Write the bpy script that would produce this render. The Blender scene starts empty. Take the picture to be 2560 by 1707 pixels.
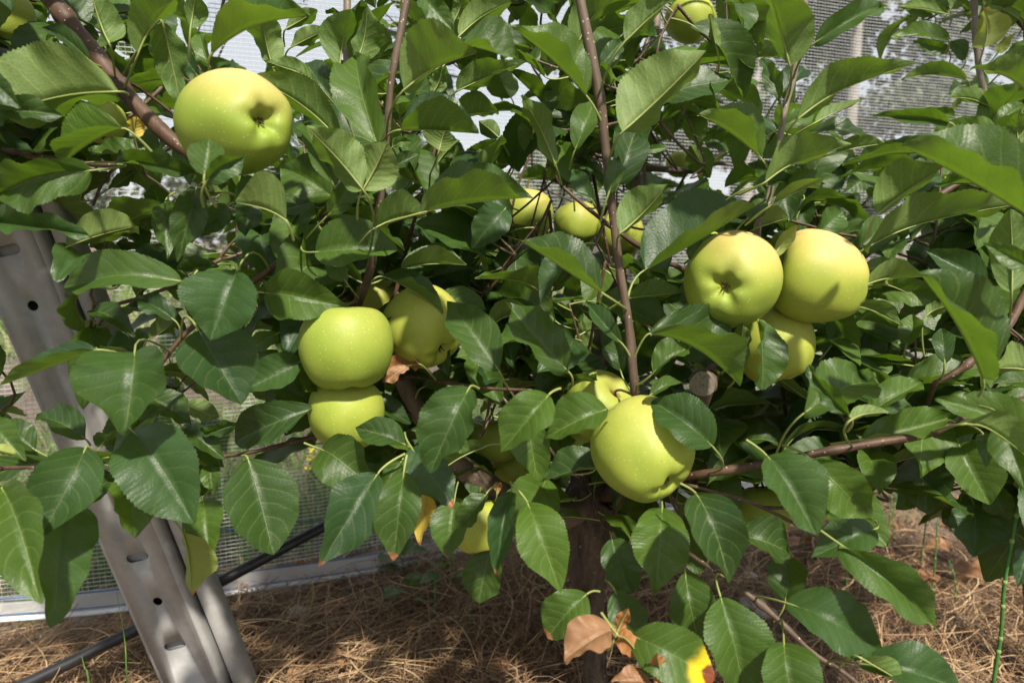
import bpy, math, random
import numpy as np
from mathutils import Vector, Matrix
random.seed(7); rng = np.random.default_rng(7)
S = bpy.context.scene
R = math.radians
# ------------------------------------------------------------------ camera
F = 2560 * 24.0 / 36.0
PITCH = R(8.4); CAMZ = 0.70
CAM = np.array([0, 0, CAMZ])
RT = np.array([1.0, 0, 0]); UP = np.array([0, math.sin(PITCH), math.cos(PITCH)]); FW = np.array([0, math.cos(PITCH), -math.sin(PITCH)])
cd = bpy.data.cameras.new('camera'); cam = bpy.data.objects.new('camera', cd); S.collection.objects.link(cam)
cd.lens = 24; cd.sensor_width = 36; cd.clip_start = 0.02; cd.clip_end = 500
cam.location = CAM; cam.rotation_euler = (R(90) - PITCH, 0, 0)
cd.dof.use_dof = True; cd.dof.focus_distance = 0.68; cd.dof.aperture_fstop = 6.7
S.camera = cam
# ------------------------------------------------------------------ sky, sun, exposure
SUN_EL, SUN_AZ = R(50), R(22)          # azimuth measured from behind the camera towards the right
SUNDIR = Vector((math.sin(SUN_AZ) * math.cos(SUN_EL), -math.cos(SUN_AZ) * math.cos(SUN_EL), math.sin(SUN_EL)))
W = bpy.data.worlds.new('World'); S.world = W; W.use_nodes = True
wn = W.node_tree.nodes; wl = W.node_tree.links
sky = wn.new('ShaderNodeTexSky'); sky.sky_type = 'NISHITA'; sky.sun_disc = False
sky.sun_elevation = SUN_EL; sky.sun_rotation = math.atan2(SUNDIR.x, SUNDIR.y)
sky.air_density = 1.0; sky.dust_density = 1.5; sky.ozone_density = 1.0
hz = wn.new('ShaderNodeMixRGB'); hz.inputs[0].default_value = 0.75; hz.inputs[2].default_value = (4.7, 4.7, 4.75, 1)   # thin milky overcast, even all round
wl.new(sky.outputs[0], hz.inputs[1]); wl.new(hz.outputs[0], wn['Background'].inputs[0]); wn['Background'].inputs[1].default_value = 0.10
sl = bpy.data.lights.new('sun', 'SUN'); sun = bpy.data.objects.new('sun', sl); S.collection.objects.link(sun)
sl.energy = 4.7; sl.angle = R(2.4); sl.color = (1.0, 0.93, 0.82)
sun.rotation_euler = SUNDIR.to_track_quat('Z', 'Y').to_euler(); sun.location = (2, -2, 5)
S.view_settings.view_transform = 'Standard'; S.view_settings.look = 'None'
S.view_settings.exposure = 0.78; S.view_settings.gamma = 1.0
S.cycles.use_denoising = True
S.cycles.max_bounces = 6; S.cycles.diffuse_bounces = 2; S.cycles.glossy_bounces = 2; S.cycles.transmission_bounces = 4; S.cycles.transparent_max_bounces = 6
S.cycles.use_adaptive_sampling = True; S.cycles.adaptive_threshold = 0.02

# ------------------------------------------------------------------ helpers
def P(x, y, d):
    """point that stands d metres in front of the lens, seen at photograph position x, y"""
    return CAM + RT * ((x - 1280) / F * d) + UP * ((853.5 - y) / F * d) + FW * d
def ground_pt(x, y, z=0.0):
    r = RT * ((x - 1280) / F) + UP * ((853.5 - y) / F) + FW
    return CAM + r * ((z - CAMZ) / r[2])
def unit(v):
    v = np.asarray(v, float); return v / (np.linalg.norm(v) + 1e-12)
ZO = {1: (0, 0), 2: (600, 0), 3: (1200, 0), 4: (1860, 0), 5: (0, 550), 6: (600, 550), 7: (1200, 550), 8: (1860, 550),
      9: (0, 1107), 10: (600, 1107), 11: (1200, 1107), 12: (1860, 1107)}
ZK = 700 / 1829.0
def zp(z, x, y): return ZO[z][0] + x * ZK, ZO[z][1] + y * ZK

def mesh_obj(name, V, Fc, mat, parent=None, loc=None, uv=None, attrs=None, smooth=True):
    me = bpy.data.meshes.new(name)
    V = np.asarray(V, np.float32); Fc = np.asarray(Fc, np.int32)
    nf, k = Fc.shape
    me.vertices.add(len(V)); me.vertices.foreach_set('co', V.ravel())
    me.loops.add(nf * k); me.loops.foreach_set('vertex_index', Fc.ravel())
    me.polygons.add(nf); me.polygons.foreach_set('loop_start', np.arange(0, nf * k, k, dtype=np.int32))
    me.polygons.foreach_set('loop_total', np.full(nf, k, np.int32))
    if uv is not None:
        l = me.uv_layers.new(name='UVMap'); l.data.foreach_set('uv', np.asarray(uv, np.float32)[Fc.ravel()].ravel())
    for an, av in (attrs or {}).items():
        a = me.attributes.new(an, 'FLOAT', 'POINT'); a.data.foreach_set('value', np.asarray(av, np.float32))
    me.update(calc_edges=True)
    if smooth: me.polygons.foreach_set('use_smooth', np.ones(nf, bool))
    me.materials.append(mat)
    o = bpy.data.objects.new(name, me); S.collection.objects.link(o)
    if parent is not None: o.parent = parent
    if loc is not None: o.location = loc
    return o
def tag(o, label=None, cat=None, group=None, kind=None):
    if label: o['label'] = label
    if cat: o['category'] = cat
    if group: o['group'] = group
    if kind: o['kind'] = kind
    return o
def empty(name, loc):
    o = bpy.data.objects.new(name, None); S.collection.objects.link(o); o.location = loc; o.empty_display_size = 0.05
    return o
def catmull(pts, n):
    """smooth resample of control rows (k columns)"""
    p = np.asarray(pts, float)
    if len(p) == 2: return p[0] + (p[1] - p[0]) * np.linspace(0, 1, n)[:, None]
    q = np.vstack([2 * p[0] - p[1], p, 2 * p[-1] - p[-2]])
    out = []
    for u in np.linspace(0, len(p) - 1 - 1e-9, n):
        i = int(u); f = u - i
        a, b, c, e = q[i], q[i + 1], q[i + 2], q[i + 3]
        out.append(0.5 * (2 * b + (c - a) * f + (2 * a - 5 * b + 4 * c - e) * f * f + (3 * b - a - 3 * c + e) * f ** 3))
    return np.array(out)
def tube(pts, rad, sides=8, wob=0.0, caps=True):
    pts = np.asarray(pts, float); n = len(pts); rad = np.broadcast_to(np.asarray(rad, float), (n,))
    tg = np.gradient(pts, axis=0); tg /= np.linalg.norm(tg, axis=1)[:, None] + 1e-12
    ref = np.array([0, 0, 1.0]) if abs(tg[0][2]) < 0.9 else np.array([1.0, 0, 0])
    a = unit(np.cross(tg[0], ref)); V = []
    th = np.linspace(0, 2 * math.pi, sides, endpoint=False)
    for i in range(n):
        a = unit(a - tg[i] * a.dot(tg[i])); b = np.cross(tg[i], a)
        r = rad[i] * (1 + (wob * rng.standard_normal(sides) if wob else 0))
        V.append(pts[i] + (np.cos(th) * r)[:, None] * a + (np.sin(th) * r)[:, None] * b)
    V = np.vstack(V); Fc = []
    for i in range(n - 1):
        for j in range(sides):
            k = (j + 1) % sides
            Fc.append((i * sides + j, i * sides + k, (i + 1) * sides + k, (i + 1) * sides + j))
    if caps:
        c0, c1 = len(V), len(V) + 1
        V = np.vstack([V, pts[0], pts[-1]])
        for j in range(sides):
            k = (j + 1) % sides
            Fc.append((c0, k, j, j)); Fc.append((c1, (n - 1) * sides + j, (n - 1) * sides + k, (n - 1) * sides + k))
    return V, Fc
def tube_obj(name, pts, rad, mat, parent=None, sides=8, wob=0.0, origin=None):
    pts = np.asarray(pts, float); rad = np.broadcast_to(np.asarray(rad, float), (len(pts),))
    t0, t1 = unit(pts[0] - pts[1]), unit(pts[-1] - pts[-2])          # rounded, closed ends
    pts = np.vstack([pts[0] + t0 * rad[0] * 0.32, pts[0] + t0 * rad[0] * 0.24, pts, pts[-1] + t1 * rad[-1] * 0.24, pts[-1] + t1 * rad[-1] * 0.32])
    rad = np.concatenate([[1e-5, rad[0] * 0.7], rad, [rad[-1] * 0.7, 1e-5]])
    V, Fc = tube(pts, rad, sides, wob, caps=False)
    o = np.asarray(origin if origin is not None else (0, 0, 0), float)
    base = np.asarray(pts[2], float)
    ob = mesh_obj(name, V - base, Fc, mat, parent, Vector(base - o))
    return ob
class Bag:
    """collects geometry of one object"""
    def __init__(s): s.V = []; s.F = []; s.UV = []; s.A = []; s.n = 0
    def add(s, V, Fc, uv=None, rnd=0.0):
        V = np.asarray(V, float); s.V.append(V); s.F.append(np.asarray(Fc, int) + s.n); s.n += len(V)
        s.UV.append(np.zeros((len(V), 2)) if uv is None else uv); s.A.append(np.full(len(V), rnd))
    def build(s, name, mat, parent=None, origin=None, smooth=True):
        o = np.asarray(origin if origin is not None else (0, 0, 0), float)
        return mesh_obj(name, np.vstack(s.V) - o, np.vstack(s.F), mat, parent, None, np.vstack(s.UV), {'rnd': np.concatenate(s.A)}, smooth)

# ------------------------------------------------------------------ materials
class NT:
    def __init__(s, name):
        s.m = bpy.data.materials.new(name); s.m.use_nodes = True; s.t = s.m.node_tree
        s.t.nodes.clear(); s.out = s.t.nodes.new('ShaderNodeOutputMaterial')
    def n(s, typ, **kw):
        x = s.t.nodes.new('ShaderNode' + typ)
        for k, v in kw.items(): setattr(x, k, v)
        return x
    def l(s, a, b): s.t.links.new(a, b)
    def val(s, sock, v):
        if hasattr(v, 'is_linked') or isinstance(v, bpy.types.NodeSocket): s.l(v, sock)
        else: sock.default_value = v
    def math(s, op, a, b=0.0, c=0.0, clamp=False):
        x = s.n('Math', operation=op, use_clamp=clamp); s.val(x.inputs[0], a); s.val(x.inputs[1], b); s.val(x.inputs[2], c); return x.outputs[0]
    def mix(s, f, a, b, mode='MIX'):
        x = s.n('MixRGB', blend_type=mode); s.val(x.inputs[0], f)
        for i, v in ((1, a), (2, b)):
            s.val(x.inputs[i], v if not isinstance(v, tuple) else (*v, 1)[:4])
        return x.outputs[0]
    def sstep(s, x, lo, hi):
        m = s.n('MapRange', interpolation_type='SMOOTHSTEP'); s.val(m.inputs[0], x); m.inputs[1].default_value = lo; m.inputs[2].default_value = hi
        return m.outputs[0]
    def noise(s, vec, scale, detail=3.0, rough=0.5):
        x = s.n('TexNoise'); x.inputs['Scale'].default_value = scale; x.inputs['Detail'].default_value = detail; x.inputs['Roughness'].default_value = rough
        if vec is not None: s.l(vec, x.inputs['Vector'])
        return x.outputs[0]
    def bump(s, h, strength, dist):
        b = s.n('Bump'); b.inputs['Strength'].default_value = strength; b.inputs['Distance'].default_value = dist; s.l(h, b.inputs['Height']); return b.outputs[0]
    def bsdf(s, col, rough=0.5, spec=0.5, normal=None, **kw):
        b = s.n('BsdfPrincipled'); s.val(b.inputs['Base Color'], col if not isinstance(col, tuple) else (*col, 1)); s.val(b.inputs['Roughness'], rough)
        b.inputs['Specular IOR Level'].default_value = spec
        if normal is not None: s.l(normal, b.inputs['Normal'])
        for k, v in kw.items(): s.val(b.inputs[k], v)
        return b.outputs[0]
    def done(s, sh): s.l(sh, s.out.inputs[0]); return s.m
    def pos(s): return s.n('NewGeometry').outputs['Position']
    def obj(s): return s.n('TexCoord').outputs['Object']
    def attr(s, nm): a = s.n('Attribute', attribute_name=nm); return a.outputs['Fac']

def leaf_material(name, tops, bots, trans_col, trans=0.3, tip=None, tip_at=0.93, spots=0.6, rough=0.45):
    t = NT(name)
    uvn = t.n('UVMap', uv_map='UVMap'); sp = t.n('SeparateXYZ'); t.l(uvn.outputs[0], sp.inputs[0])
    u, v = sp.outputs[0], sp.outputs[1]
    s = t.math('MULTIPLY', t.math('ABSOLUTE', t.math('SUBTRACT', u, 0.5)), 2.0)
    sgn = t.math('SIGN', t.math('SUBTRACT', u, 0.5))
    rnd = t.attr('rnd'); pos = t.pos()
    # side veins
    ph = t.math('SUBTRACT', t.math('MULTIPLY', v, t.math('MULTIPLY_ADD', rnd, 2.5, 6.0)), t.math('MULTIPLY', t.math('POWER', s, 1.3), 1.5))
    ph = t.math('ADD', ph, t.math('MULTIPLY', sgn, 0.17))
    ph = t.math('ADD', ph, t.math('MULTIPLY', t.noise(pos, 42, 2), 0.75))
    tri = t.math('ABSOLUTE', t.math('SUBTRACT', t.math('FRACT', t.math('ADD', ph, rnd)), 0.5))
    wid = t.math('MULTIPLY_ADD', s, -0.045, 0.098)
    vein = t.math('SUBTRACT', 1.0, t.math('DIVIDE', tri, wid), clamp=True)
    soft = t.sstep(tri, 0.5, 0.0)
    mid = t.sstep(s, 0.034, 0.010)
    net = t.n('TexVoronoi', feature='DISTANCE_TO_EDGE'); net.inputs['Scale'].default_value = 330; t.l(pos, net.inputs['Vector'])
    netv = t.sstep(net.outputs['Distance'], 0.16, 0.0)
    veins = t.math('MAXIMUM', t.math('MULTIPLY', vein, 0.8), mid)
    big = t.noise(pos, 22, 3, 0.6)
    fine = t.noise(pos, 300, 2)
    # top side
    c = t.mix(t.sstep(t.math('ADD', t.math('MULTIPLY', rnd, 0.75), t.math('MULTIPLY', big, 0.45)), 0.05, 0.92), tops[0], tops[1])
    c = t.mix(t.math('MULTIPLY', fine, 0.26), c, tops[2])
    c = t.mix(t.math('MULTIPLY', t.sstep(t.noise(pos, 34, 4, 0.65), 0.5, 0.75), 0.35), c, tops[0])
    c = t.mix(t.math('MULTIPLY', t.math('MAXIMUM', t.math('MULTIPLY', vein, 0.42), t.math('MULTIPLY', mid, 0.58)), 0.75), c, tops[3])
    rnd2 = t.math('FRACT', t.math('MULTIPLY', rnd, 7.31))
    c = t.mix(t.math('MULTIPLY', t.sstep(rnd2, 0.45, 1.0), 0.55), c, tops[4])
    # underside
    b = t.mix(t.sstep(t.math('ADD', t.math('MULTIPLY', rnd, 0.6), t.math('MULTIPLY', big, 0.6)), 0.2, 1.0), bots[0], bots[1])
    b = t.mix(t.math('MULTIPLY', t.math('MAXIMUM', veins, t.math('MULTIPLY', netv, 0.25)), 0.75), b, bots[2])
    bf = t.n('NewGeometry').outputs['Backfacing']
    col = t.mix(bf, c, b)
    # necrotic flecks
    vo = t.n('TexVoronoi'); vo.inputs['Scale'].default_value = 38; t.l(pos, vo.inputs['Vector'])
    vcol = t.n('SeparateColor'); t.l(vo.outputs['Color'], vcol.inputs[0])
    fleck = t.math('MULTIPLY', t.sstep(vo.outputs['Distance'], 0.085, 0.05), t.math('GREATER_THAN', vcol.outputs[0], 0.925))
    fleck = t.math('MULTIPLY', fleck, spots * 2, clamp=True)
    col = t.mix(fleck, col, (0.07, 0.025, 0.008))
    # pale dust bloom in broad patches
    dust = t.math('MULTIPLY', t.sstep(t.noise(pos, 45, 4, 0.7), 0.45, 0.8), 0.04)
    col = t.mix(dust, col, (0.19, 0.22, 0.13))
    tc = t.mix(t.math('MULTIPLY', t.math('MAXIMUM', veins, t.math('MULTIPLY', netv, 0.35)), 0.85), trans_col, tuple(x * 0.42 for x in trans_col))
    tc = t.mix(t.math('MULTIPLY', big, 0.5), tc, tuple(x * 0.6 for x in trans_col))
    if tip:
        e = t.math('ADD', v, t.math('MULTIPLY_ADD', t.noise(pos, 90, 2), 0.16, -0.08))
        e = t.math('ADD', e, t.math('MULTIPLY', s, tip[2] if len(tip) > 2 else 0.0))
        f1 = t.sstep(e, tip_at - 0.12, tip_at + 0.02); f2 = t.sstep(e, tip_at + 0.0, tip_at + 0.03)
        if len(tip) > 1 and tip[1]: col = t.mix(f1, col, tip[1]); tc = t.mix(f1, tc, tip[1])
        f2 = t.sstep(e, tip_at + (0.07 if tip[1] else 0), tip_at + (0.12 if tip[1] else 0.03))
        brown = t.mix(t.sstep(t.noise(pos, 140, 4), 0.3, 0.7), (0.13, 0.05, 0.02), tip[0])
        col = t.mix(f2, col, brown); tc = t.mix(f2, tc, tip[0])
    h = t.math('ADD', t.math('MULTIPLY', soft, -0.34), t.math('MULTIPLY', netv, -0.14))
    h = t.math('ADD', h, t.math('MULTIPLY', mid, -0.3))
    h = t.math('ADD', h, t.math('MULTIPLY', t.noise(pos, 110, 4, 0.6), 0.75))
    nb = t.bump(h, 0.42, 0.0010)
    rg = t.math('ADD', t.mix(bf, (rough,) * 3, (0.62,) * 3), t.math('MULTIPLY', t.math('SUBTRACT', t.noise(pos, 70, 3), 0.5), 0.25))
    p = t.bsdf(col, rg, 0.40, nb)
    tr = t.n('BsdfTranslucent'); t.l(tc, tr.inputs[0]); t.l(nb, tr.inputs[1])
    mx = t.n('MixShader'); mx.inputs[0].default_value = trans; t.l(p, mx.inputs[1]); t.l(tr.outputs[0], mx.inputs[2])
    return t.done(mx.outputs[0])
TOPS = [(0.007, 0.030, 0.008), (0.056, 0.112, 0.010), (0.08, 0.115, 0.024), (0.20, 0.25, 0.075), (0.013, 0.046, 0.021)]
BOTS = [(0.070, 0.135, 0.026), (0.130, 0.195, 0.048), (0.28, 0.33, 0.11)]
TRC = (0.19, 0.35, 0.018)
M = {}
M['g'] = leaf_material('leaf_green', TOPS, BOTS, TRC, 0.27)
M['tip'] = leaf_material('leaf_green_brown_tip', TOPS, BOTS, TRC, 0.27, tip=((0.36, 0.17, 0.07), None), tip_at=0.91)
M['ylt'] = leaf_material('leaf_green_yellow_end', TOPS, BOTS, TRC, 0.27, tip=((0.22, 0.05, 0.015), (0.72, 0.52, 0.02), -0.10), tip_at=0.72)
YT = [(0.36, 0.30, 0.03), (0.45, 0.36, 0.04), (0.5, 0.4, 0.06), (0.6, 0.5, 0.14), (0.4, 0.33, 0.03)]
M['yel'] = leaf_material('leaf_yellow', YT, [(0.45, 0.34, 0.04), (0.5, 0.36, 0.05), (0.6, 0.5, 0.12)], (0.75, 0.5, 0.03), 0.32, tip=((0.35, 0.13, 0.03), None), tip_at=0.93)
LG = [(0.15, 0.21, 0.03), (0.19, 0.25, 0.04), (0.22, 0.27, 0.06), (0.36, 0.40, 0.13), (0.17, 0.23, 0.04)]
M['lgt'] = leaf_material('leaf_pale_yellow_green', LG, [(0.22, 0.27, 0.06), (0.26, 0.31, 0.07), (0.36, 0.4, 0.13)], (0.42, 0.50, 0.05), 0.30, tip=((0.45, 0.20, 0.06), None), tip_at=0.94)
DT = [(0.13, 0.055, 0.022), (0.36, 0.205, 0.105), (0.42, 0.26, 0.14), (0.34, 0.20, 0.08), (0.22, 0.10, 0.04)]
M['dry'] = leaf_material('leaf_dry_brown', DT, [(0.26, 0.10, 0.03), (0.34, 0.15, 0.05), (0.45, 0.27, 0.09)], (0.50, 0.20, 0.05), 0.22, spots=0.2, rough=0.5)

def stalk_material():
    t = NT('leaf_stalk'); p = t.pos()
    c = t.mix(t.noise(p, 35, 2), (0.15, 0.21, 0.05), (0.29, 0.31, 0.10))
    return t.done(t.bsdf(c, 0.45, 0.4))
M['stalk'] = stalk_material()
def bark(name, a, b, lent, lsc, bump=0.6, bd=0.0012, grain=40):
    t = NT(name); p = t.pos()
    mp = t.n('Mapping'); mp.inputs['Scale'].default_value = (1, 1, 0.3); t.l(p, mp.inputs[0])
    n1 = t.noise(mp.outputs[0], grain, 5, 0.65); n2 = t.noise(mp.outputs[0], grain * 7, 4, 0.6)
    c = t.mix(t.sstep(n1, 0.3, 0.7), a, b)
    c = t.mix(t.math('MULTIPLY', n2, 0.5), c, tuple(x * 0.45 for x in a))
    vo = t.n('TexVoronoi'); vo.inputs['Scale'].default_value = lsc; t.l(p, vo.inputs['Vector'])
    sc_ = t.n('SeparateColor'); t.l(vo.outputs['Color'], sc_.inputs[0])
    d = t.math('MULTIPLY', t.sstep(vo.outputs['Distance'], 0.20, 0.12), t.math('GREATER_THAN', sc_.outputs[0], 0.45))
    c = t.mix(t.math('MULTIPLY', d, 0.75), c, lent)
    h = t.math('ADD', t.math('ADD', n1, t.math('MULTIPLY', n2, 0.5)), t.math('MULTIPLY', d, 0.4))
    return t.done(t.bsdf(c, 0.55, 0.35, t.bump(h, bump, bd)))
M['shoot'] = bark('bark_shoot', (0.075, 0.048, 0.030), (0.155, 0.112, 0.076), (0.42, 0.35, 0.26), 190, 0.5, 0.0008, 60)
M['redshoot'] = bark('bark_red_shoot', (0.060, 0.030, 0.018), (0.125, 0.074, 0.044), (0.42, 0.32, 0.22), 190, 0.5, 0.0008, 60)
M['grey'] = bark('bark_grey_shoot', (0.17, 0.135, 0.105), (0.28, 0.23, 0.18), (0.4, 0.35, 0.28), 190, 0.5, 0.0008, 60)
M['limb'] = bark('bark_limb', (0.10, 0.070, 0.048), (0.20, 0.155, 0.115), (0.27, 0.22, 0.17), 120, 0.8, 0.002, 35)
M['trunk'] = bark('bark_trunk', (0.035, 0.024, 0.017), (0.19, 0.14, 0.10), (0.24, 0.19, 0.14), 60, 1.0, 0.014, 45)
def cutwood():
    t = NT('cut_wood'); o = t.obj()
    w = t.n('TexWave', wave_type='RINGS', rings_direction='SPHERICAL'); w.inputs['Scale'].default_value = 260; w.inputs['Distortion'].default_value = 3; t.l(o, w.inputs[0])
    n = t.noise(o, 320, 4, 0.7)
    c = t.mix(t.math('MULTIPLY', w.outputs['Fac'], 0.4), (0.22, 0.19, 0.16), (0.14, 0.115, 0.09))
    c = t.mix(t.sstep(n, 0.5, 0.7), c, (0.10, 0.08, 0.06))
    return t.done(t.bsdf(c, 0.8, 0.2, t.bump(n, 0.6, 0.001)))
M['cut'] = cutwood()
def apple_mat():
    t = NT('apple_skin'); o = t.obj(); bl = t.attr('blush'); cav = t.attr('russet'); rnd = t.attr('rnd')
    n = t.noise(o, 26, 3, 0.6)
    c = t.mix(t.sstep(t.math('ADD', t.math('MULTIPLY', n, 0.6), t.math('MULTIPLY', rnd, 0.45)), 0.25, 0.75), (0.205, 0.285, 0.034), (0.325, 0.362, 0.052))
    c = t.mix(t.math('MULTIPLY', bl, t.math('MULTIPLY_ADD', t.noise(o, 30, 4, 0.6), 0.8, 0.55), clamp=True), c, (0.66, 0.43, 0.18))
    vo = t.n('TexVoronoi'); vo.inputs['Scale'].default_value = 330; t.l(o, vo.inputs['Vector'])
    sc_ = t.n('SeparateColor'); t.l(vo.outputs['Color'], sc_.inputs[0])
    d = t.math('MULTIPLY', t.sstep(vo.outputs['Distance'], 0.24, 0.08), sc_.outputs[0])
    c = t.mix(t.math('MULTIPLY', d, 0.6), c, (0.60, 0.60, 0.28))
    vb = t.n('TexVoronoi'); vb.inputs['Scale'].default_value = 70; t.l(o, vb.inputs['Vector'])
    sb = t.n('SeparateColor'); t.l(vb.outputs['Color'], sb.inputs[0])
    db = t.math('MULTIPLY', t.sstep(vb.outputs['Distance'], 0.06, 0.03), t.math('GREATER_THAN', sb.outputs[1], 0.8))
    c = t.mix(t.math('MULTIPLY', db, 0.6), c, (0.12, 0.08, 0.02))
    rus = t.sstep(t.math('ADD', cav, t.math('MULTIPLY_ADD', t.noise(o, 200, 4, 0.7), 0.7, -0.35)), 0.55, 0.85)
    c = t.mix(t.math('MULTIPLY', rus, 0.8), c, (0.16, 0.085, 0.025))
    rg = t.math('MULTIPLY_ADD', t.noise(o, 500, 2), 0.14, 0.46)
    h = t.math('ADD', t.noise(o, 45, 2), t.math('MULTIPLY', t.noise(o, 700, 2), 0.12))
    sh = t.bsdf(c, rg, 0.34, t.bump(h, 0.35, 0.001))
    b = sh.node; b.inputs['Subsurface Weight'].default_value = 0.12; b.inputs['Subsurface Radius'].default_value = (0.9, 1.0, 0.25); b.inputs['Subsurface Scale'].default_value = 0.006
    return t.done(sh)
M['apple'] = apple_mat()
def simple(name, a, b, scale, rough=0.7, spec=0.3, bump=0.0, bd=0.002, detail=4):
    t = NT(name); p = t.pos(); n = t.noise(p, scale, detail, 0.6)
    c = t.mix(t.sstep(n, 0.3, 0.7), a, b)
    return t.done(t.bsdf(c, rough, spec, t.bump(n, bump, bd) if bump else None))
M['calyx'] = simple('dry_calyx', (0.05, 0.03, 0.012), (0.13, 0.09, 0.03), 300, 0.8)
M['astem'] = simple('apple_stem', (0.10, 0.06, 0.025), (0.20, 0.15, 0.05), 200, 0.7)

# ------------------------------------------------------------------ the setting: ground
def ground_mat():
    t = NT('soil'); p = t.pos()
    n1 = t.noise(p, 1.3, 5, 0.6); n2 = t.noise(p, 35, 5, 0.7); n3 = t.noise(p, 160, 3, 0.6)
    c = t.mix(t.sstep(n2, 0.3, 0.7), (0.12, 0.085, 0.062), (0.27, 0.22, 0.185))
    c = t.mix(t.sstep(n3, 0.62, 0.72), c, (0.42, 0.37, 0.33))
    c = t.mix(t.math('MULTIPLY', t.sstep(n1, 0.5, 0.62), 0.5), c, (0.10, 0.12, 0.045))
    h = t.math('ADD', n2, t.math('MULTIPLY', n3, 0.35))
    return t.done(t.bsdf(c, 0.9, 0.15, t.bump(h, 0.9, 0.02)))
M['soil'] = ground_mat()
gx = np.concatenate([-np.geomspace(150, 3.2, 12), np.linspace(-3, 3, 61), np.geomspace(3.2, 150, 12)])
gy = np.concatenate([[-60, -20, -6, -2], np.linspace(-1, 5, 61), np.geomspace(5.3, 200, 14)])
GX, GY = np.meshgrid(gx, gy)
def gz(x, y):
    f = np.exp(-(x ** 2 + (y - 1.5) ** 2) / 30)
    return (0.018 * np.sin(3.1 * x + 1.3 * y) + 0.014 * np.sin(5.3 * y - 2.1 * x + 1) + 0.008 * np.sin(11 * x + 7 * y)) * f
gv = np.stack([GX, GY, gz(GX, GY)], -1).reshape(-1, 3)
nx = len(gx); gf = [(j * nx + i, j * nx + i + 1, (j + 1) * nx + i + 1, (j + 1) * nx + i) for j in range(len(gy) - 1) for i in range(nx - 1)]
tag(mesh_obj('ground', gv, gf, M['soil']), kind='structure')

# net line on the ground (left near, right farther)
NA = ground_pt(-60, 1600, 0.03); NB = ground_pt(1250, 1372, 0.03)
ND = unit((NB - NA) * np.array([1, 1, 0])); NN = np.array([-ND[1], ND[0], 0])   # NN points away from the camera
NA = NA - ND * 1.6; NLEN = 7.5

# ------------------------------------------------------------------ net with hem band
def net_pt(s, z):
    w = 0.022 * np.sin(2.3 * s + 0.8 * z) + 0.014 * np.sin(5.1 * s - 1.9 * z + 1.0) + 0.006 * np.sin(13 * s + 5 * z)
    return NA + ND * np.asarray(s)[..., None] + NN * np.asarray(w)[..., None] + np.array([0, 0, 1.0]) * np.asarray(z)[..., None]
def net_thread_mat():
    t = NT('net_thread'); p = t.bsdf((0.80, 0.82, 0.83), 0.35, 0.5)
    tr = t.n('BsdfTranslucent'); tr.inputs[0].default_value = (0.75, 0.77, 0.80, 1)
    mx = t.n('MixShader'); mx.inputs[0].default_value = 0.4; t.l(p, mx.inputs[1]); t.l(tr.outputs[0], mx.inputs[2]); return t.done(mx.outputs[0])
M['thread'] = net_thread_mat()
net = empty('netting_screen', Vector(NA))
tag(net, 'fine white mesh netting stretched behind the apple trees', 'netting')
def hem_z(s): return 0.030 + 0.010 * np.sin(1.7 * s) + 0.006 * np.sin(4.3 * s + 1)
def thread_bag(lines, r):
    """thin three sided cords; lines (k, n, 3)"""
    k, n, _ = lines.shape
    a = np.array([0, 0, 1.0]) * r; b = NN * r * 0.8
    return lines, a, b
def cords(lines, offs):
    k, n, _ = lines.shape; m = len(offs)
    V = lines[:, :, None, :] + np.asarray(offs)[None, None]
    V = V.reshape(-1, 3)
    idx = np.arange(k * n * m).reshape(k, n, m)
    Fc = np.stack([idx[:, :-1, :], np.roll(idx, -1, 2)[:, :-1, :], np.roll(idx, -1, 2)[:, 1:, :], idx[:, 1:, :]], -1).reshape(-1, 4)
    return V, Fc
SP = 0.0074
ss = np.linspace(0, NLEN, 46)
zs = np.arange(0.065, 2.75, SP)
hl = net_pt(np.broadcast_to(ss, (len(zs), len(ss))), zs[:, None] + 0.004 * np.sin(3 * ss)[None])
z3 = np.array([0, 0, 1.0])
V, Fc = cords(hl, [z3 * 0.00052, -z3 * 0.0004 - NN * 0.0005, -z3 * 0.00055 + NN * 0.0005])
b = Bag(); b.add(V, Fc)
sv = np.arange(0, NLEN, SP * 1.25); zz = np.linspace(0.06, 2.75, 20)
vl = net_pt(np.broadcast_to(sv[:, None], (len(sv), len(zz))), np.broadcast_to(zz, (len(sv), len(zz))))
V, Fc = cords(vl, [ND * 0.00022, -ND * 0.00016 - NN * 0.0002, -ND * 0.00016 + NN * 0.0002]); b.add(V, Fc)
tag(b.build('mesh_threads', M['thread'], net, NA), kind='stuff')
def hem_mat():
    t = NT('hem_band'); p = t.pos()
    c = t.mix(t.noise(p, 60, 4), (0.70, 0.71, 0.72), (0.86, 0.86, 0.86))
    w = t.n('TexWave', bands_direction='X'); w.inputs['Scale'].default_value = 90; t.l(p, w.inputs[0])
    c = t.mix(t.math('MULTIPLY', w.outputs['Fac'], 0.15), c, (0.5, 0.5, 0.5))
    b_ = t.bsdf(c, 0.45, 0.4)
    tr = t.n('BsdfTranslucent'); tr.inputs[0].default_value = (0.6, 0.62, 0.64, 1)
    mx = t.n('MixShader'); mx.inputs[0].default_value = 0.35; t.l(b_, mx.inputs[1]); t.l(tr.outputs[0], mx.inputs[2])
    ts = t.n('BsdfTransparent'); m2 = t.n('MixShader'); m2.inputs[0].default_value = 0.48; t.l(mx.outputs[0], m2.inputs[1]); t.l(ts.outputs[0], m2.inputs[2])
    return t.done(m2.outputs[0])
M['hem'] = hem_mat(); M['blue'] = simple('blue_yarn', (0.05, 0.12, 0.26), (0.08, 0.17, 0.33), 40, 0.6)
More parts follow.
